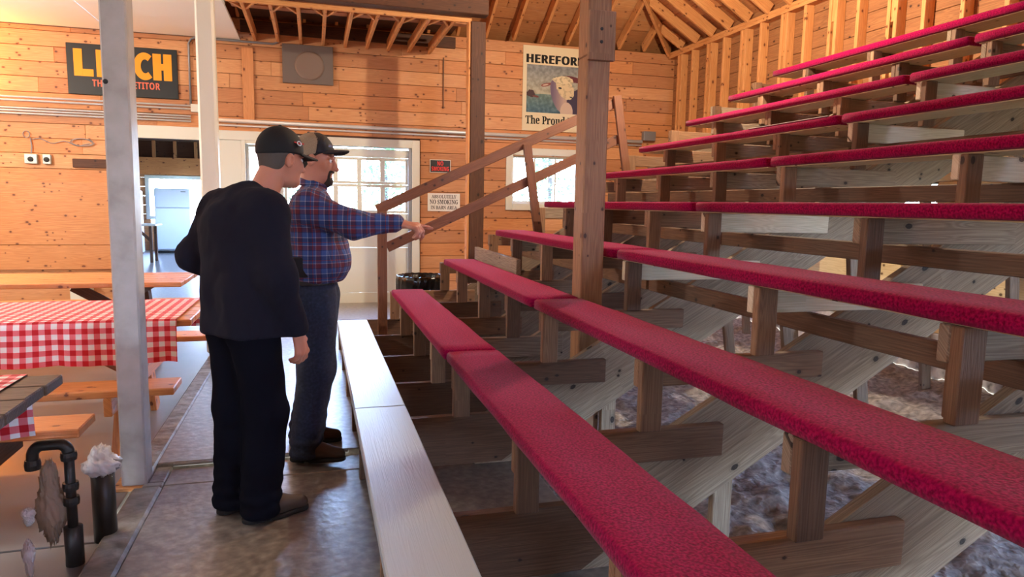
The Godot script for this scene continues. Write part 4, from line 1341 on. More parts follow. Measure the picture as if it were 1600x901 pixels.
# ---------------------------------------------------------------- bin, pump, plastic
func build_small_things() -> void:
	var t := thing("trash_can", "dark trash can lined with a black plastic bag behind the benches", "trash can", Vector3(1.16, 0.022, -7.75))
	var st := begin()
	lathe(st, [Vector2(0.0, 0.0), Vector2(0.22, 0.0), Vector2(0.235, 0.05), Vector2(0.27, 0.60), Vector2(0.255, 0.60), Vector2(0.225, 0.06), Vector2(0.0, 0.04)], 28)
	commit(st, "can", plain(Color(0.06, 0.06, 0.07), 0.5), t)
	st = begin()
	var n := FastNoiseLite.new()
	n.seed = 2
	n.frequency = 3.0
	var prof := [Vector2(0.262, 0.40), Vector2(0.282, 0.42), Vector2(0.284, 0.56), Vector2(0.282, 0.605), Vector2(0.270, 0.612), Vector2(0.25, 0.59), Vector2(0.235, 0.40), Vector2(0.21, 0.18)]
	var seg := 72
	for i in prof.size():
		for k in seg + 1:
			var a := TAU * k / seg
			var q: Vector2 = prof[i]
			var w := 0.012 * n.get_noise_3d(cos(a) * 2.2, q.y * 1.2, sin(a) * 2.2) + 0.007 * sin(a * 23.0 + q.y * 9.0) * (1.0 if i < 3 or i > 4 else 0.3)
			st.set_smooth_group(1)
			st.set_uv(Vector2(a, q.y))
			st.add_vertex(Vector3((q.x + w) * cos(a), q.y + w * 0.6, (q.x + w) * sin(a)))
	for i in prof.size() - 1:
		for k in seg:
			var b := i * (seg + 1) + k
			for e in [b, b + seg + 1, b + 1, b + 1, b + seg + 1, b + seg + 2]: st.add_index(e)
	st.generate_normals()
	commit(st, "bag_liner", M.bag, t)

	# the standpipe with its gooseneck and the plastic tied round it
	t = thing("standpipe", "dark iron standpipe with a bent spout standing by the walkway kerb", "pipe", Vector3(-0.955, -0.03, -3.02))
	st = begin()
	tube(st, [Vector3(0.0, 0.0, 0.0), Vector3(0.0, 0.16, 0.0)], 0.034, 14)
	commit(smooth(st), "foot_pipe", M.iron, t)
	st = begin()
	tube(st, [Vector3(0.0, 0.16, 0.0), Vector3(0.0, 0.47, 0.0)], 0.019, 12)
	commit(smooth(st), "riser", M.iron, t)
	st = begin()
	var arc := []
	for i in 9: arc.append(Vector3(-0.035 + 0.035 * cos(i / 8.0 * PI / 2), 0.47 + 0.035 * sin(i / 8.0 * PI / 2), 0.0))
	for i in 9: arc.append(Vector3(-0.085 - 0.04 * sin(i / 8.0 * PI / 2), 0.465 + 0.04 * cos(i / 8.0 * PI / 2), 0.0))
	arc.append(Vector3(-0.126, 0.42, 0.0))
	tube(st, arc, 0.022, 12)
	commit(smooth(st), "spout", M.iron, t)
	for c in [Vector3(0.0, 0.455, 0), Vector3(0.0, 0.33, 0), Vector3(0, 0.27, 0)]:
		st = begin()
		lathe(st, [Vector2(0.0, -0.016), Vector2(0.028, -0.016), Vector2(0.030, 0.0), Vector2(0.028, 0.016), Vector2(0.0, 0.016)], 16, Transform3D(Basis.IDENTITY, c))
		commit(st, "coupling", M.iron, t)
	st = begin()
	lathe(st, [Vector2(0.0, -0.02), Vector2(0.027, -0.02), Vector2(0.029, 0.0), Vector2(0.026, 0.02), Vector2(0.0, 0.02)], 16, Transform3D(Basis.IDENTITY, Vector3(-0.126, 0.43, 0)))
	commit(st, "nozzle", M.iron, t)
	t = thing("stub_pipe", "short thick iron stub pipe beside the standpipe at the kerb", "pipe", Vector3(-0.895, -0.03, -3.22))
	st = begin()
	tube(st, [Vector3(0, 0.0, 0), Vector3(0, 0.30, 0)], 0.046, 18)
	commit(smooth(st), "pipe", M.iron, t)
	st = begin()
	tube(st, [Vector3(0.0, 0.30, 0), Vector3(0.05, 0.33, 0.0), Vector3(0.06, 0.36, 0)], 0.022, 12)
	commit(smooth(st), "valve", M.galv, t)
	# crumpled plastic
	var pm := plain(Color(0.66, 0.56, 0.46, 0.72), 0.3)
	var pw := plain(Color(0.84, 0.82, 0.80, 0.9), 0.3)
	for m in [pm, pw]:
		m.transparency = BaseMaterial3D.TRANSPARENCY_ALPHA
		m.cull_mode = BaseMaterial3D.CULL_DISABLED
	plastic("plastic_wrap", "dirty clear plastic sheet hanging crumpled beside the standpipe", Vector3(-1.045, 0.20, -3.07), Vector3(0.05, 0.17, 0.04), 5, pm)
	plastic("plastic_bag", "white plastic bag tied over the top of the stub pipe", Vector3(-0.895, 0.31, -3.22), Vector3(0.066, 0.075, 0.062), 9, pw)
	plastic("plastic_scrap", "white plastic scrap caught halfway up the hanging sheet", Vector3(-1.10, 0.20, -3.0), Vector3(0.022, 0.035, 0.02), 17, pw)
	plastic("plastic_strip", "torn white plastic strip on the floor at the foot of the standpipe", Vector3(-1.09, 0.055, -2.95), Vector3(0.020, 0.075, 0.020), 13, pw)


func plastic(called: String, label: String, at: Vector3, r: Vector3, sd: int, mat: Material) -> void:
	var n := FastNoiseLite.new()
	n.seed = sd
	n.frequency = 2.4
	n.fractal_type = FastNoiseLite.FRACTAL_RIDGED
	n.fractal_octaves = 3
	var A := 40
	var B := 28
	var rows := []
	for i in B + 1:
		var ring := []
		for k in A:
			var th := PI * clampf(i / float(B), 0.01, 0.99)
			var ph := TAU * k / A
			var d := Vector3(sin(th) * cos(ph), cos(th), sin(th) * sin(ph))
			var f := 0.80 + 0.42 * n.get_noise_3dv(d + at * 7.0) + 0.15 * sin(d.y * 5.0 + at.x * 40.0)
			ring.append(at + d * r * f)
		rows.append(ring)
	var st := skin(rows, true, true)
	tag(commit(st, called, mat), label, "plastic")


# ---------------------------------------------------------------- people
# a field of tapered capsules [a, b, ra, rb] joined with a smooth minimum
func bones(list: Array, k: float) -> Callable:
	var n := list.size()
	var A := PackedVector3Array(); var D := PackedVector3Array()
	var ra := PackedFloat32Array(); var dr := PackedFloat32Array(); var inv := PackedFloat32Array()
	for e in list:
		A.append(e[0]); D.append(e[1] - e[0]); ra.append(e[2]); dr.append(e[3] - e[2])
		inv.append(1.0 / maxf((e[1] - e[0]).length_squared(), 1e-9))
	return func(p: Vector3) -> float:
		var d := 10.0
		for i in n:
			var pa := p - A[i]
			var h := clampf(pa.dot(D[i]) * inv[i], 0.0, 1.0)
			var di := (pa - D[i] * h).length() - ra[i] - dr[i] * h
			var q := k - absf(d - di)
			d = minf(d, di)
			if q > 0.0: d -= q * q / k * 0.25
		return d


# surface nets: one vertex in each crossed cell, one quad round each crossed edge
func nets(buf: Dictionary, f: Callable, lo: Vector3, hi: Vector3, cell: float) -> void:
	if not buf.has("v"): buf.v = PackedVector3Array(); buf.i = PackedInt32Array()
	var nx := int((hi.x - lo.x) / cell) + 2
	var ny := int((hi.y - lo.y) / cell) + 2
	var nz := int((hi.z - lo.z) / cell) + 2
	var val := PackedFloat32Array()
	val.resize(nx * ny * nz)
	var B := 4
	var todo := []
	var half := B * cell * 0.88
	for bx in range(0, nx, B):
		for by in range(0, ny, B):
			for bz in range(0, nz, B):
				var c: float = f.call(lo + Vector3(bx + B * 0.5 - 0.5, by + B * 0.5 - 0.5, bz + B * 0.5 - 0.5) * cell)
				var near := absf(c) < half + cell
				if near: todo.append(Vector3i(bx, by, bz))
				for x in range(bx, mini(bx + B, nx)):
					for y in range(by, mini(by + B, ny)):
						for z in range(bz, mini(bz + B, nz)):
							val[(x * ny + y) * nz + z] = f.call(lo + Vector3(x, y, z) * cell) if near else c
	var at := {}
	var base: int = buf.v.size()
	var v: PackedVector3Array = buf.v
	var idx: PackedInt32Array = buf.i
	var sx := ny * nz
	var off := PackedInt32Array([0, 1, nz, nz + 1, sx, sx + 1, sx + nz, sx + nz + 1])
	var pos := PackedVector3Array([Vector3(0, 0, 0), Vector3(0, 0, 1), Vector3(0, 1, 0), Vector3(0, 1, 1), Vector3(1, 0, 0), Vector3(1, 0, 1), Vector3(1, 1, 0), Vector3(1, 1, 1)])
	var edges := [[0, 1], [0, 2], [0, 4], [1, 3], [1, 5], [2, 3], [2, 6], [3, 7], [4, 5], [4, 6], [5, 7], [6, 7]]
	for blk in todo:
		for x in range(blk.x, mini(blk.x + B, nx - 1)):
			for y in range(blk.y, mini(blk.y + B, ny - 1)):
				for z in range(blk.z, mini(blk.z + B, nz - 1)):
					_net_cell(val, at, v, off, pos, edges, (x * ny + y) * nz + z, lo, Vector3(x, y, z), cell)
	for o in at:
		var z: int = o % nz
		var y: int = (o / nz) % ny
		var x: int = o / sx
		var a: bool = val[o] < 0.0
		for ax in 3:
			var st: int = [sx, nz, 1][ax]
			var s1: int = [nz, 1, sx][ax]
			var s2: int = [1, sx, nz][ax]
			if [y > 0 and z > 0, z > 0 and x > 0, x > 0 and y > 0][ax] and a != (val[o + st] < 0.0):
				if not (at.has(o - s1) and at.has(o - s2) and at.has(o - s1 - s2)): continue
				var q := [at[o], at[o - s1], at[o - s1 - s2], at[o - s2]]
				if a: idx.append_array([q[0], q[2], q[1], q[0], q[3], q[2]])
				else: idx.append_array([q[0], q[1], q[2], q[0], q[2], q[3]])
	buf.v = v
	buf.i = idx


func _net_cell(val: PackedFloat32Array, at: Dictionary, v: PackedVector3Array, off: PackedInt32Array, pos: PackedVector3Array, edges: Array, o: int, lo: Vector3, cellpos: Vector3, cell: float) -> void:
	var neg := 0
	for j in 8:
		if val[o + off[j]] < 0.0: neg += 1
	if neg == 0 or neg == 8: return
	var sum := Vector3.ZERO
	var cnt := 0
	for e in edges:
		var a: float = val[o + off[e[0]]]
		var b: float = val[o + off[e[1]]]
		if (a < 0.0) != (b < 0.0):
			sum += pos[e[0]].lerp(pos[e[1]], a / (a - b))
			cnt += 1
	at[o] = v.size()
	v.append(lo + (cellpos + sum / cnt) * cell)


func net_mesh(buf: Dictionary, called: String, mat: Material, parent: Node) -> MeshInstance3D:
	var v: PackedVector3Array = buf.v
	var idx: PackedInt32Array = buf.i
	var vol := 0.0
	for i in range(0, idx.size(), 3): vol += v[idx[i]].dot(v[idx[i + 1]].cross(v[idx[i + 2]]))
	var nrm := PackedVector3Array()
	nrm.resize(v.size())
	for i in range(0, idx.size(), 3):
		if vol > 0.0:
			var t := idx[i + 1]
			idx[i + 1] = idx[i + 2]
			idx[i + 2] = t
		var n := (v[idx[i + 2]] - v[idx[i]]).cross(v[idx[i + 1]] - v[idx[i]])
		for j in 3: nrm[idx[i + j]] += n
	for i in v.size(): nrm[i] = nrm[i].normalized()
	var arr := []
	arr.resize(Mesh.ARRAY_MAX)
	arr[Mesh.ARRAY_VERTEX] = v
	arr[Mesh.ARRAY_NORMAL] = nrm
	arr[Mesh.ARRAY_INDEX] = idx
	var m := ArrayMesh.new()
	m.add_surface_from_arrays(Mesh.PRIMITIVE_TRIANGLES, arr)
	return mesh_node(m, called, mat, parent)


func ell(p: Vector3, c: Vector3, r: Vector3) -> float:
	var q := (p - c) / r
	var k0 := q.length()
	var k1 := (q / r).length()
	return k0 * (k0 - 1.0) / maxf(k1, 1e-6)


func smin(a: float, b: float, k: float) -> float:
	var q := maxf(k - absf(a - b), 0.0)
	return minf(a, b) - q * q / k * 0.25


# head in its own axes: x forwards, y up, z to its right, centre between the ears
func head_field(p: Vector3) -> float:
	var s := Vector3(p.x, p.y, absf(p.z))
	var d := ell(s, Vector3(-0.014, 0.040, 0), Vector3(0.100, 0.098, 0.078))
	d = smin(d, ell(s, Vector3(0.028, -0.040, 0), Vector3(0.068, 0.080, 0.060)), 0.03)
	d = smin(d, ell(s, Vector3(0.030, -0.085, 0), Vector3(0.058, 0.035, 0.050)), 0.025)
	d = smin(d, s.distance_to(Vector3(0.074, -0.100, 0)) - 0.022, 0.025)
	d = smin(d, ell(s, Vector3(0.080, 0.026, 0.026), Vector3(0.016, 0.010, 0.028)), 0.012)
	d = smin(d, ell(s, Vector3(0.066, -0.025, 0.044), Vector3(0.022, 0.024, 0.018)), 0.02)
	# nose
	var a := Vector3(0.090, 0.012, 0); var b := Vector3(0.117, -0.034, 0)
	var h := clampf((s - a).dot(b - a) / (b - a).length_squared(), 0, 1)
	d = smin(d, s.distance_to(a.lerp(b, h)) - lerpf(0.008, 0.0125, h), 0.012)
	d = smin(d, s.distance_to(Vector3(0.102, -0.040, 0.012)) - 0.008, 0.008)
	# eye sockets, lips
	d = -smin(-d, s.distance_to(Vector3(0.098, 0.004, 0.032)) - 0.014, 0.010)
	d = smin(d, ell(s, Vector3(0.090, -0.062, 0), Vector3(0.009, 0.005, 0.022)), 0.005)
	d = smin(d, ell(s, Vector3(0.088, -0.074, 0), Vector3(0.009, 0.006, 0.019)), 0.005)
	# ear: a shallow bowl
	var e := ell(s, Vector3(-0.008, -0.008, 0.080), Vector3(0.022, 0.034, 0.012))
	e = maxf(e, -ell(s, Vector3(-0.004, -0.006, 0.092), Vector3(0.012, 0.020, 0.010)))
	return smin(d, e, 0.008)


func cranium(p: Vector3, grow: float) -> float:
	return ell(p, Vector3(-0.014, 0.040, 0), Vector3(0.100 + grow, 0.098 + grow, 0.078 + grow))


# hand bones: wrist, direction of the fingers, direction of the thumb, palm normal; curls per finger in radians
func hand_bones(w: Vector3, d: Vector3, t: Vector3, n: Vector3, curls: Array, thumb_in: float) -> Array:
	var out := []
	var lat := [0.032, 0.011, -0.011, -0.031]
	var reach := [0.094, 0.098, 0.093, 0.083]
	var lens := [0.080, 0.088, 0.081, 0.064]
	for i in 4:
		var k: Vector3 = w + d * reach[i] + t * lat[i]
		out.append([w + d * 0.012 + t * lat[i] * 0.6, k, 0.014, 0.0115])
		var ang := 0.12
		var p := k
		for j in 3:
			ang += curls[i] * [0.75, 0.9, 0.6][j]
			var dir := d * cos(ang) + n * sin(ang)
			var L: float = lens[i] * [0.45, 0.31, 0.26][j]
			var r0: float = [0.0100, 0.0090, 0.0082][j]
			out.append([p, p + dir * L, r0, r0 - 0.0009])
			p += dir * L
	out.append([w + d * 0.02, w + d * 0.075, 0.019, 0.016])
	var p0 := w + d * 0.022 + t * 0.022
	var dir1 := (d * 0.62 + t * 0.70 + n * 0.35).normalized()
	var p1 := p0 + dir1 * 0.044
	var dir2 := (d * 0.85 + t * (0.45 - thumb_in) + n * (0.2 + thumb_in)).normalized()
	out.append([p0, p1, 0.015, 0.0115])
	out.append([p1, p1 + dir2 * 0.034, 0.0108, 0.0098])
	out.append([p1 + dir2 * 0.034, p1 + dir2 * 0.034 + (dir2 + n * 0.2).normalized() * 0.026, 0.0096, 0.0085])
	return out


func limits(list: Array, pad: float) -> Array:
	var lo := Vector3.ONE * 100.0
	var hi := Vector3.ONE * -100.0
	for e in list:
		for j in 2:
			var r: float = e[2 + j] + pad
			lo = lo.min(e[j] - Vector3.ONE * r)
			hi = hi.max(e[j] + Vector3.ONE * r)
	return [lo, hi]


func cloth_noise(sd: int) -> FastNoiseLite:
	var n := FastNoiseLite.new()
	n.seed = sd
	n.frequency = 1.0
	n.fractal_octaves = 2
	return n


# d: joints and looks of one man, in axes x forwards, y up, z to his right
func man(d: Dictionary) -> void:
	var t := thing("person", d.label, "person", d.at)
	var f: Vector3 = d.facing
	t.basis = Basis(f, Vector3.UP, f.cross(Vector3.UP))
	var J: Dictionary = d.j
	var skin_m: Material = d.skin
	# ---- body
	var buf := {}
	var core := []
	for s in [-1, 1]:
		var S: Vector3 = J.shoulder_r if s == 1 else J.shoulder_l
		var E: Vector3 = J.elbow_r if s == 1 else J.elbow_l
		var W: Vector3 = J.wrist_r if s == 1 else J.wrist_l
		var K: Vector3 = J.knee_r if s == 1 else J.knee_l
		var N: Vector3 = J.ankle_r if s == 1 else J.ankle_l
		core.append([S, E, 0.048, 0.040])
		core.append([E, W, 0.040, 0.026])
		core.append([J.hip + Vector3(0, -0.02, 0.085 * s), K, 0.085, 0.056])
		core.append([K, N, 0.056, 0.038])
		core.append([J.chest + Vector3(0, 0.02, 0.08 * s), J.hip + Vector3(0, 0.05, 0.07 * s), 0.11, 0.10])
		core.append([J.chest + Vector3(0, 0.06, 0.06 * s), S, 0.07, 0.055])
	core.append([J.neck + Vector3(-0.01, -0.05, 0), J.head + Vector3(-0.03, -0.05, 0), 0.062, 0.056])
	var lim := limits(core, 0.02)
	nets(buf, bones(core, 0.05), lim[0], lim[1], 0.019)
	# head
	var hb := Basis(J.look, J.hup, J.look.cross(J.hup))
	var hinv := hb.inverse()
	var hc: Vector3 = J.head
	var neck := bones([[J.neck + Vector3(-0.01, -0.03, 0), hc + hb * Vector3(-0.03, -0.03, 0), 0.060, 0.056]], 0.01)
	nets(buf, func(p: Vector3) -> float: return smin(head_field(hinv * (p - hc)), neck.call(p), 0.03), hc - Vector3(0.15, 0.20, 0.15), hc + Vector3(0.15, 0.16, 0.15), 0.0045)
	# hands
	for s in ["r", "l"]:
		var W: Vector3 = J["wrist_" + s]
		var g: Array = J["hand_" + s]
		var hbn := hand_bones(W + g[0] * 0.01, g[0], g[1], g[2], g[3], g[4])
		hbn.append([W - g[0] * 0.05, W + g[0] * 0.02, 0.027, 0.024])
		lim = limits(hbn, 0.008)
		nets(buf, bones(hbn, 0.012), lim[0], lim[1], 0.0034)
	net_mesh(buf, "body", skin_m, t)
	# eyes
	for s in [-1, 1]:
		var sp := SphereMesh.new()
		sp.radius = 0.0115; sp.height = 0.023; sp.radial_segments = 16; sp.rings = 8
		mesh_node(sp, "eye", plain(Color(0.85, 0.83, 0.80), 0.2), t, Transform3D(Basis.IDENTITY, hc + hb * Vector3(0.080, 0.004, 0.031 * s)))
		sp = SphereMesh.new()
		sp.radius = 0.006; sp.height = 0.012; sp.radial_segments = 12; sp.rings = 6
		mesh_node(sp, "iris", plain(Color(0.10, 0.07, 0.05), 0.2), t, Transform3D(Basis.IDENTITY, hc + hb * Vector3(0.0872, 0.004, 0.031 * s)))
	# ---- hair and beard
	buf = {}
	var hn := cloth_noise(5)
	nets(buf, func(p: Vector3) -> float:
		var q: Vector3 = hinv * (p - hc)
		var r := cranium(q, 0.007 + 0.002 * hn.get_noise_3dv(q * 160.0))
		r = smin(r, ell(q, Vector3(-0.050, -0.030, 0), Vector3(0.050, 0.055, 0.064)), 0.02)
		r = maxf(r, q.x - lerpf(-0.002, 0.040, clampf((q.y - 0.01) / 0.03, 0, 1)))
		return maxf(r, -0.072 - q.y), hc - Vector3(0.15, 0.13, 0.15), hc + Vector3(0.13, 0.17, 0.15), 0.0045)
	net_mesh(buf, "hair", d.hair, t)
	if d.has("beard"):
		buf = {}
		nets(buf, func(p: Vector3) -> float:
			var q: Vector3 = hinv * (p - hc)
			var s := Vector3(q.x, q.y, absf(q.z))
			var r := ell(s, Vector3(0.076, -0.105, 0), Vector3(0.030, 0.036, 0.030))
			r = smin(r, ell(s, Vector3(0.090, -0.052, 0.010), Vector3(0.014, 0.008, 0.024)), 0.01)
			r = smin(r, ell(s, Vector3(0.082, -0.075, 0.028), Vector3(0.012, 0.030, 0.008)), 0.01)
			return r + 0.002 * hn.get_noise_3dv(q * 180.0), hc - Vector3(0.15, 0.16, 0.15), hc + Vector3(0.15, 0.02, 0.15), 0.004)
		net_mesh(buf, "beard", d.beard, t)
	# ---- cap: crown, brim, button
	var tilt := Basis(Vector3(0, 0, 1), float(d.get("cap_tilt", -0.06)))
	var crown := func(p: Vector3) -> float:
		var q: Vector3 = tilt * (hinv * (p - hc))
		var r := ell(q, Vector3(-0.010, 0.040, 0), Vector3(0.112, 0.110, 0.090))
		return maxf(r, 0.024 - q.y - 0.10 * maxf(-q.x - 0.02, 0.0))
	var clo := hc - Vector3(0.16, 0.05, 0.16)
	var chi := hc + Vector3(0.15, 0.19, 0.15)
	if d.has("cap_back"):
		buf = {}
		nets(buf, func(p: Vector3) -> float: return maxf(crown.call(p), (hinv * (p - hc)).x - 0.012), clo, chi, 0.0055)
		net_mesh(buf, "cap_mesh_back", d.cap_back, t)
		buf = {}
		nets(buf, func(p: Vector3) -> float: return maxf(crown.call(p) - 0.002, 0.012 - (hinv * (p - hc)).x), clo, chi, 0.0055)
		net_mesh(buf, "cap_crown", d.cap, t)
	else:
		buf = {}
		nets(buf, crown, clo, chi, 0.0055)
		net_mesh(buf, "cap_crown", d.cap, t)
	buf = {}
	nets(buf, func(p: Vector3) -> float:
		var q: Vector3 = tilt * (hinv * (p - hc))
		var plan := Vector2((q.x - 0.085) / 0.100, q.z / 0.082).length() - 1.0
		var up := absf(q.y - (0.034 - 3.6 * q.z * q.z - 0.22 * (q.x - 0.09))) - 0.0045
		return maxf(maxf(plan * 0.08, up), 0.055 - q.x), hc - Vector3(0.13, 0.08, 0.13), hc + Vector3(0.22, 0.10, 0.17), 0.0045)
	net_mesh(buf, "cap_brim", d.cap, t)
	var sp := SphereMesh.new()
	sp.radius = 0.008; sp.height = 0.008
	mesh_node(sp, "cap_button", d.cap, t, Transform3D(Basis.IDENTITY, hc + hb * (tilt.inverse() * Vector3(-0.010, 0.151, 0))))
	# ---- shirt
	var cn := cloth_noise(d.seed)
	var sh: Array = d.shirt_bones
	for s in ["r", "l"]:
		sh.append([J["shoulder_" + s], J["elbow_" + s], d.sleeve[0], d.sleeve[1]])
		sh.append([J["elbow_" + s], J["wrist_" + s] - J["hand_" + s][0] * 0.012, d.sleeve[1], d.sleeve[2]])
	var shf := bones(sh, 0.06)
	lim = limits(sh, 0.02)
	buf = {}
	var hem: float = d.hem
	var nk: Vector3 = J.neck
	nets(buf, func(p: Vector3) -> float:
		var r: float = shf.call(p)
		if absf(r) < 0.04: r += 0.007 * cn.get_noise_3d(p.x * 9.0, p.y * 5.5, p.z * 9.0) + 0.003 * cn.get_noise_3d(p.x * 22.0, p.y * 16.0, p.z * 22.0)
		r = maxf(r, hem - p.y - 0.006 * cn.get_noise_2d(p.x * 9.0, p.z * 9.0))
		return r, lim[0], lim[1], 0.0125)
	net_mesh(buf, "shirt", d.shirt, t)
	# collar
	buf = {}
	var cb := bones([[nk + Vector3(-0.035, -0.010, 0), nk + Vector3(0.005, 0.0, 0.0), 0.068, 0.066]], 0.02)
	nets(buf, func(p: Vector3) -> float: return maxf(cb.call(p), absf(p.y - nk.y - 0.006 + (p.x - nk.x) * 0.35) - d.collar), nk - Vector3(0.14, 0.12, 0.14), nk + Vector3(0.14, 0.12, 0.14), 0.006)
	net_mesh(buf, "collar", d.shirt, t)
	for s in ["r", "l"]:
		buf = {}
		var W: Vector3 = J["wrist_" + s]
		var g: Array = J["hand_" + s]
		var fd: Vector3 = (W - J["elbow_" + s]).normalized()
		var cf := bones([[W - fd * 0.06, W - fd * 0.012, d.sleeve[2] + 0.004, d.sleeve[2] + 0.003]], 0.01)
		nets(buf, func(p: Vector3) -> float: return maxf(cf.call(p), absf((p - W).dot(fd) + 0.032) - 0.026), W - Vector3.ONE * 0.12, W + Vector3.ONE * 0.12, 0.006)
		net_mesh(buf, "cuff", d.shirt, t)
	# ---- trousers
	var tr := []
	for s in [-1, 1]:
		var K: Vector3 = J.knee_r if s == 1 else J.knee_l
		var N: Vector3 = J.ankle_r if s == 1 else J.ankle_l
		tr.append([J.hip + Vector3(-0.015, 0.07, 0.055 * s), J.hip + Vector3(-0.02, -0.03, 0.075 * s), d.waist, d.waist])
		tr.append([J.hip + Vector3(0, -0.04, 0.085 * s), K, d.leg[0], d.leg[1]])
		tr.append([K, N + Vector3(0.0, -0.03, 0), d.leg[1], d.leg[2]])
	var trf := bones(tr, 0.045)
	lim = limits(tr, 0.02)
	buf = {}
	var top: float = d.trouser_top
	nets(buf, func(p: Vector3) -> float:
		var r: float = trf.call(p)
		if absf(r) < 0.04: r += 0.006 * cn.get_noise_3d(p.x * 10.0, p.y * 6.0, p.z * 10.0) + 0.006 * exp(-absf(p.y - 0.10) * 9.0) * sin(p.y * 95.0 + 2.0 * cn.get_noise_3d(p.x * 9.0, 0.0, p.z * 9.0))
		return maxf(maxf(r, p.y - top), 0.022 - p.y), lim[0], lim[1], 0.0125)
	net_mesh(buf, "trousers", d.trousers, t)
	if d.has("belt"):
		buf = {}
		nets(buf, func(p: Vector3) -> float: return maxf(trf.call(p) - 0.012, absf(p.y - top + 0.020) - 0.019), Vector3(-0.3, top - 0.07, -0.3), Vector3(0.4, top + 0.03, 0.3), 0.008)
		net_mesh(buf, "belt", d.belt, t)
	# ---- boots
	for s in ["r", "l"]:
		var N: Vector3 = J["ankle_" + s]
		var fd: Vector3 = J["foot_" + s]
		var b0 := Vector3(N.x, 0, N.z) + fd * 0.018
		var bb := [[b0 - fd * 0.055 + Vector3.UP * 0.052, b0 + fd * 0.06 + Vector3.UP * 0.052, 0.043, 0.046], [b0 + fd * 0.06 + Vector3.UP * 0.050, b0 + fd * 0.165 + Vector3.UP * 0.035, 0.046, 0.036], [b0 + Vector3.UP * 0.06, b0 + Vector3.UP * 0.15, 0.048, 0.046]]
		var bf := bones(bb, 0.03)
		lim = limits(bb, 0.012)
		buf = {}
		nets(buf, func(p: Vector3) -> float: return maxf(bf.call(p), 0.022 - p.y), lim[0], lim[1], 0.007)
		var boot := net_mesh(buf, "boot", d.boots, t)
		buf = {}
		nets(buf, func(p: Vector3) -> float:
			var gap := 0.008 if absf((p - b0).dot(fd) - 0.0) < 0.016 else 0.0
			return maxf(bf.call(Vector3(p.x, 0.045, p.z)) - 0.004, maxf(p.y - 0.024, gap + 0.001 - p.y)), lim[0] - Vector3(0.01, 0.06, 0.01), lim[1] + Vector3(0.01, 0, 0.01), 0.007)
		net_mesh(buf, "sole", d.sole, boot)
	d.node = t


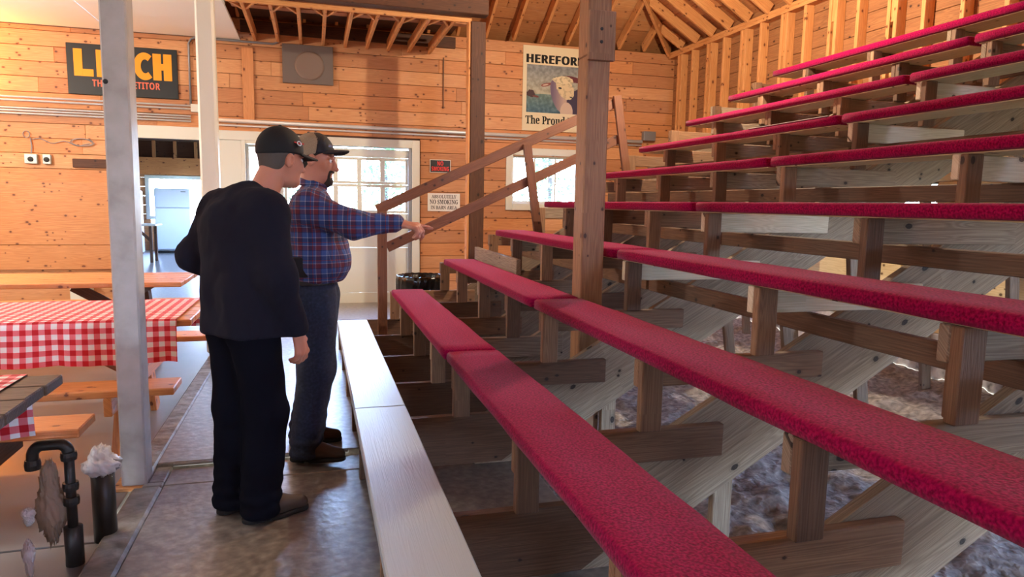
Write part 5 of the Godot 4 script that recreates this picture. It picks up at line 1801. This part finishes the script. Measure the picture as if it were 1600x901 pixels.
func build_men() -> void:
	var skin_m := plain(Color(0.72, 0.47, 0.37), 0.55)
	skin_m.subsurf_scatter_enabled = true
	skin_m.subsurf_scatter_strength = 0.08
	var black := plain(Color(0.12, 0.115, 0.145), 0.95)
	black.rim_enabled = true
	black.rim = 0.15
	black.metallic_specular = 0.1
	var trouser := plain(Color(0.075, 0.075, 0.10), 0.95)
	trouser.metallic_specular = 0.1
	var navy := plain(Color(0.035, 0.045, 0.10), 0.75)
	var denim := mottled(55, 0.06, [[0.0, Color(0.06, 0.08, 0.13)], [0.5, Color(0.10, 0.13, 0.205)], [1.0, Color(0.16, 0.20, 0.29)]], 3.0, 0.9, 0.05, false, 3, 256)
	var pm := StandardMaterial3D.new()
	pm.albedo_texture = plaid()
	pm.roughness = 0.85
	pm.uv1_triplanar = true
	pm.uv1_scale = Vector3.ONE * (1.0 / 0.19)
	pm.uv1_triplanar_sharpness = 6.0
	var boot := plain(Color(0.24, 0.16, 0.10), 0.7)
	var sole := plain(Color(0.08, 0.06, 0.05), 0.8)
	# the man in black
	var one := {
		label = "older man in black long-sleeved top, dark trousers and black cap, seen from behind",
		at = Vector3(-0.30, 0.0, -3.27), facing = Vector3(0.80, 0, -0.60), seed = 31, skin = skin_m,
		hair = plain(Color(0.30, 0.27, 0.24), 0.8), cap = plain(Color(0.018, 0.018, 0.026), 0.8), shirt = black, trousers = trouser, boots = boot, sole = sole,
		hem = 0.855, sleeve = [0.082, 0.068, 0.050], collar = 0.018, waist = 0.098, leg = [0.108, 0.092, 0.090], trouser_top = 0.97,
		j = {
			hip = Vector3(-0.02, 0.93, 0), chest = Vector3(-0.01, 1.30, 0), neck = Vector3(0.085, 1.475, 0), head = Vector3(0.200, 1.635, 0),
			look = Vector3(0.985, -0.10, 0.02).normalized(), hup = Vector3.ZERO,
			shoulder_r = Vector3(0.0, 1.395, 0.185), elbow_r = Vector3(-0.01, 1.12, 0.265), wrist_r = Vector3(0.10, 0.875, 0.235),
			shoulder_l = Vector3(0.0, 1.395, -0.185), elbow_l = Vector3(-0.07, 1.19, -0.295), wrist_l = Vector3(0.12, 1.02, -0.235),
			knee_r = Vector3(0.03, 0.50, 0.085), knee_l = Vector3(-0.01, 0.50, -0.095), ankle_r = Vector3(-0.01, 0.08, 0.085), ankle_l = Vector3(-0.03, 0.08, -0.105),
			foot_r = Vector3(0.96, 0, 0.28).normalized(), foot_l = Vector3(0.99, 0, -0.12).normalized(),
			hand_r = [Vector3(0.22, -0.97, 0.0).normalized(), Vector3(0.92, 0.21, -0.30).normalized(), Vector3(-0.29, 0.0, -0.95).normalized(), [0.45, 0.55, 0.6, 0.6], 0.3],
			hand_l = [Vector3(0.45, -0.80, 0.35).normalized(), Vector3(0.85, 0.50, 0.05).normalized(), Vector3(-0.2, 0.25, 0.94).normalized(), [0.4, 0.45, 0.5, 0.5], 0.2]},
		shirt_bones = []}
	var j: Dictionary = one.j
	for s in [-1, 1]:
		one.shirt_bones.append([Vector3(-0.02, 1.31, 0.085 * s), Vector3(-0.01, 1.06, 0.075 * s), 0.128, 0.128])
		one.shirt_bones.append([Vector3(-0.01, 1.06, 0.075 * s), Vector3(-0.01, 0.82, 0.08 * s), 0.130, 0.152])
		one.shirt_bones.append([Vector3(-0.01, 1.40, 0.07 * s), Vector3(0.0, 1.395, 0.17 * s), 0.085, 0.082])
		one.shirt_bones.append([Vector3(0.02, 1.455, 0.02 * s), Vector3(0.0, 1.405, 0.13 * s), 0.064, 0.07])
	one.shirt_bones.append([Vector3(0.06, 1.10, 0), Vector3(0.04, 1.25, 0), 0.125, 0.12])
	one.shirt_bones.append([Vector3(-0.055, 1.36, 0), Vector3(-0.04, 1.2, 0), 0.10, 0.10])
	level(j)
	man(one)
	# the small emblem on the side of his cap
	var hb := Basis(j.look, j.hup, j.look.cross(j.hup))
	var emb := Transform3D(hb * Basis(Vector3(1, 0, 0), Vector3(0, 0.93, -0.36), Vector3(0, 0.36, 0.93)), j.head + hb * Vector3(0.030, 0.074, 0.0865))
	var st := begin()
	var ring := []
	for i in 25: ring.append(emb * Vector3(0.010 * cos(TAU * i / 24.0), 0.010 * sin(TAU * i / 24.0), 0.0))
	tube(st, ring, 0.0026, 6)
	commit(smooth(st), "cap_emblem", plain(Color(0.75, 0.74, 0.76), 0.6), one.node)
	st = begin()
	for s in [-1, 1]: cbox(st, Vector3(0.015, 0.006, 0.004), emb * Transform3D(Basis(Vector3(0, 0, 1), 0.1 * s), Vector3(0.019 * s, 0.002, -0.001)), 0.001)
	cbox(st, Vector3(0.012, 0.006, 0.004), emb, 0.001)
	commit(st, "cap_emblem", plain(Color(0.70, 0.10, 0.14), 0.6), one.node)

	# the man in plaid
	var two := {
		label = "bearded man in blue and red plaid shirt, jeans and trucker cap, pointing right",
		at = Vector3(-0.01, 0.022, -3.99), facing = Vector3(0.992, 0, 0.126), seed = 77, skin = skin_m,
		hair = plain(Color(0.16, 0.12, 0.09), 0.8), beard = plain(Color(0.20, 0.15, 0.12), 0.85), cap = navy, cap_back = mottled(91, 0.2, [[0.0, Color(0.45, 0.38, 0.30)], [1.0, Color(0.66, 0.58, 0.47)]], 8.0, 0.9, 0.1, false, 2, 128),
		shirt = pm, trousers = denim, boots = boot, sole = sole, belt = plain(Color(0.07, 0.05, 0.04), 0.5),
		hem = 0.985, sleeve = [0.090, 0.068, 0.046], collar = 0.026, cap_tilt = -0.36, waist = 0.125, leg = [0.124, 0.098, 0.086], trouser_top = 1.015,
		j = {
			hip = Vector3(0.01, 0.93, 0), chest = Vector3(0.01, 1.31, 0), neck = Vector3(0.015, 1.505, 0), head = Vector3(0.028, 1.650, 0),
			look = Vector3(0.985, -0.16, 0.10).normalized(), hup = Vector3.ZERO,
			shoulder_r = Vector3(0.02, 1.385, 0.185), elbow_r = Vector3(0.245, 1.305, 0.255), wrist_r = Vector3(0.470, 1.315, 0.215),
			shoulder_l = Vector3(-0.01, 1.385, -0.19), elbow_l = Vector3(-0.04, 1.10, -0.255), wrist_l = Vector3(-0.05, 0.86, -0.22),
			knee_r = Vector3(0.02, 0.50, 0.09), knee_l = Vector3(0.0, 0.50, -0.10), ankle_r = Vector3(-0.04, 0.08, 0.155), ankle_l = Vector3(-0.09, 0.08, -0.135),
			foot_r = Vector3(0.97, 0, 0.10).normalized(), foot_l = Vector3(0.99, 0, -0.10).normalized(),
			hand_r = [Vector3(0.985, -0.16, 0.0).normalized(), Vector3(0.05, 0.28, -0.96).normalized(), Vector3(-0.23, -0.93, -0.28).normalized(), [-0.03, 0.75, 0.95, 1.0], 0.35],
			hand_l = [Vector3(0.25, -0.97, 0.0).normalized(), Vector3(0.92, 0.22, 0.30).normalized(), Vector3(-0.28, 0.0, 0.95).normalized(), [0.4, 0.5, 0.5, 0.55], 0.3]},
		shirt_bones = []}
	j = two.j
	for s in [-1, 1]:
		two.shirt_bones.append([Vector3(0.0, 1.31, 0.085 * s), Vector3(0.02, 1.08, 0.08 * s), 0.130, 0.130])
		two.shirt_bones.append([Vector3(0.02, 1.08, 0.08 * s), Vector3(0.02, 0.98, 0.07 * s), 0.132, 0.122])
		two.shirt_bones.append([Vector3(0.0, 1.40, 0.07 * s), Vector3(0.0, 1.385, 0.17 * s), 0.085, 0.084])
		two.shirt_bones.append([Vector3(0.01, 1.46, 0.02 * s), Vector3(0.0, 1.40, 0.13 * s), 0.064, 0.07])
		two.shirt_bones.append([Vector3(0.085, 1.10, 0.035 * s), Vector3(0.06, 1.24, 0.04 * s), 0.115, 0.105])
	level(j)
	man(two)
	hb = Basis(j.look, j.hup, j.look.cross(j.hup))
	st = begin()
	cbox(st, Vector3(0.034, 0.012, 0.004), Transform3D(hb * Basis(Vector3(0.60, 0, -0.80), Vector3(0, 1, 0), Vector3(0.80, 0, 0.60)), j.head + hb * Vector3(0.078, 0.083, 0.056)), 0.001)
	commit(st, "cap_patch", plain(Color(0.42, 0.42, 0.50), 0.6), two.node)
	slab("phone_pouch", Vector3(-0.10, 1.02, 0.185), Vector3(0.02, 1.13, 0.215), plain(Color(0.012, 0.012, 0.015), 0.5), two.node, 0.008)


func level(j: Dictionary) -> void:
	# the head's own up, at right angles to where it looks
	var right: Vector3 = j.look.cross(Vector3.UP).normalized()
	j.hup = right.cross(j.look).normalized()
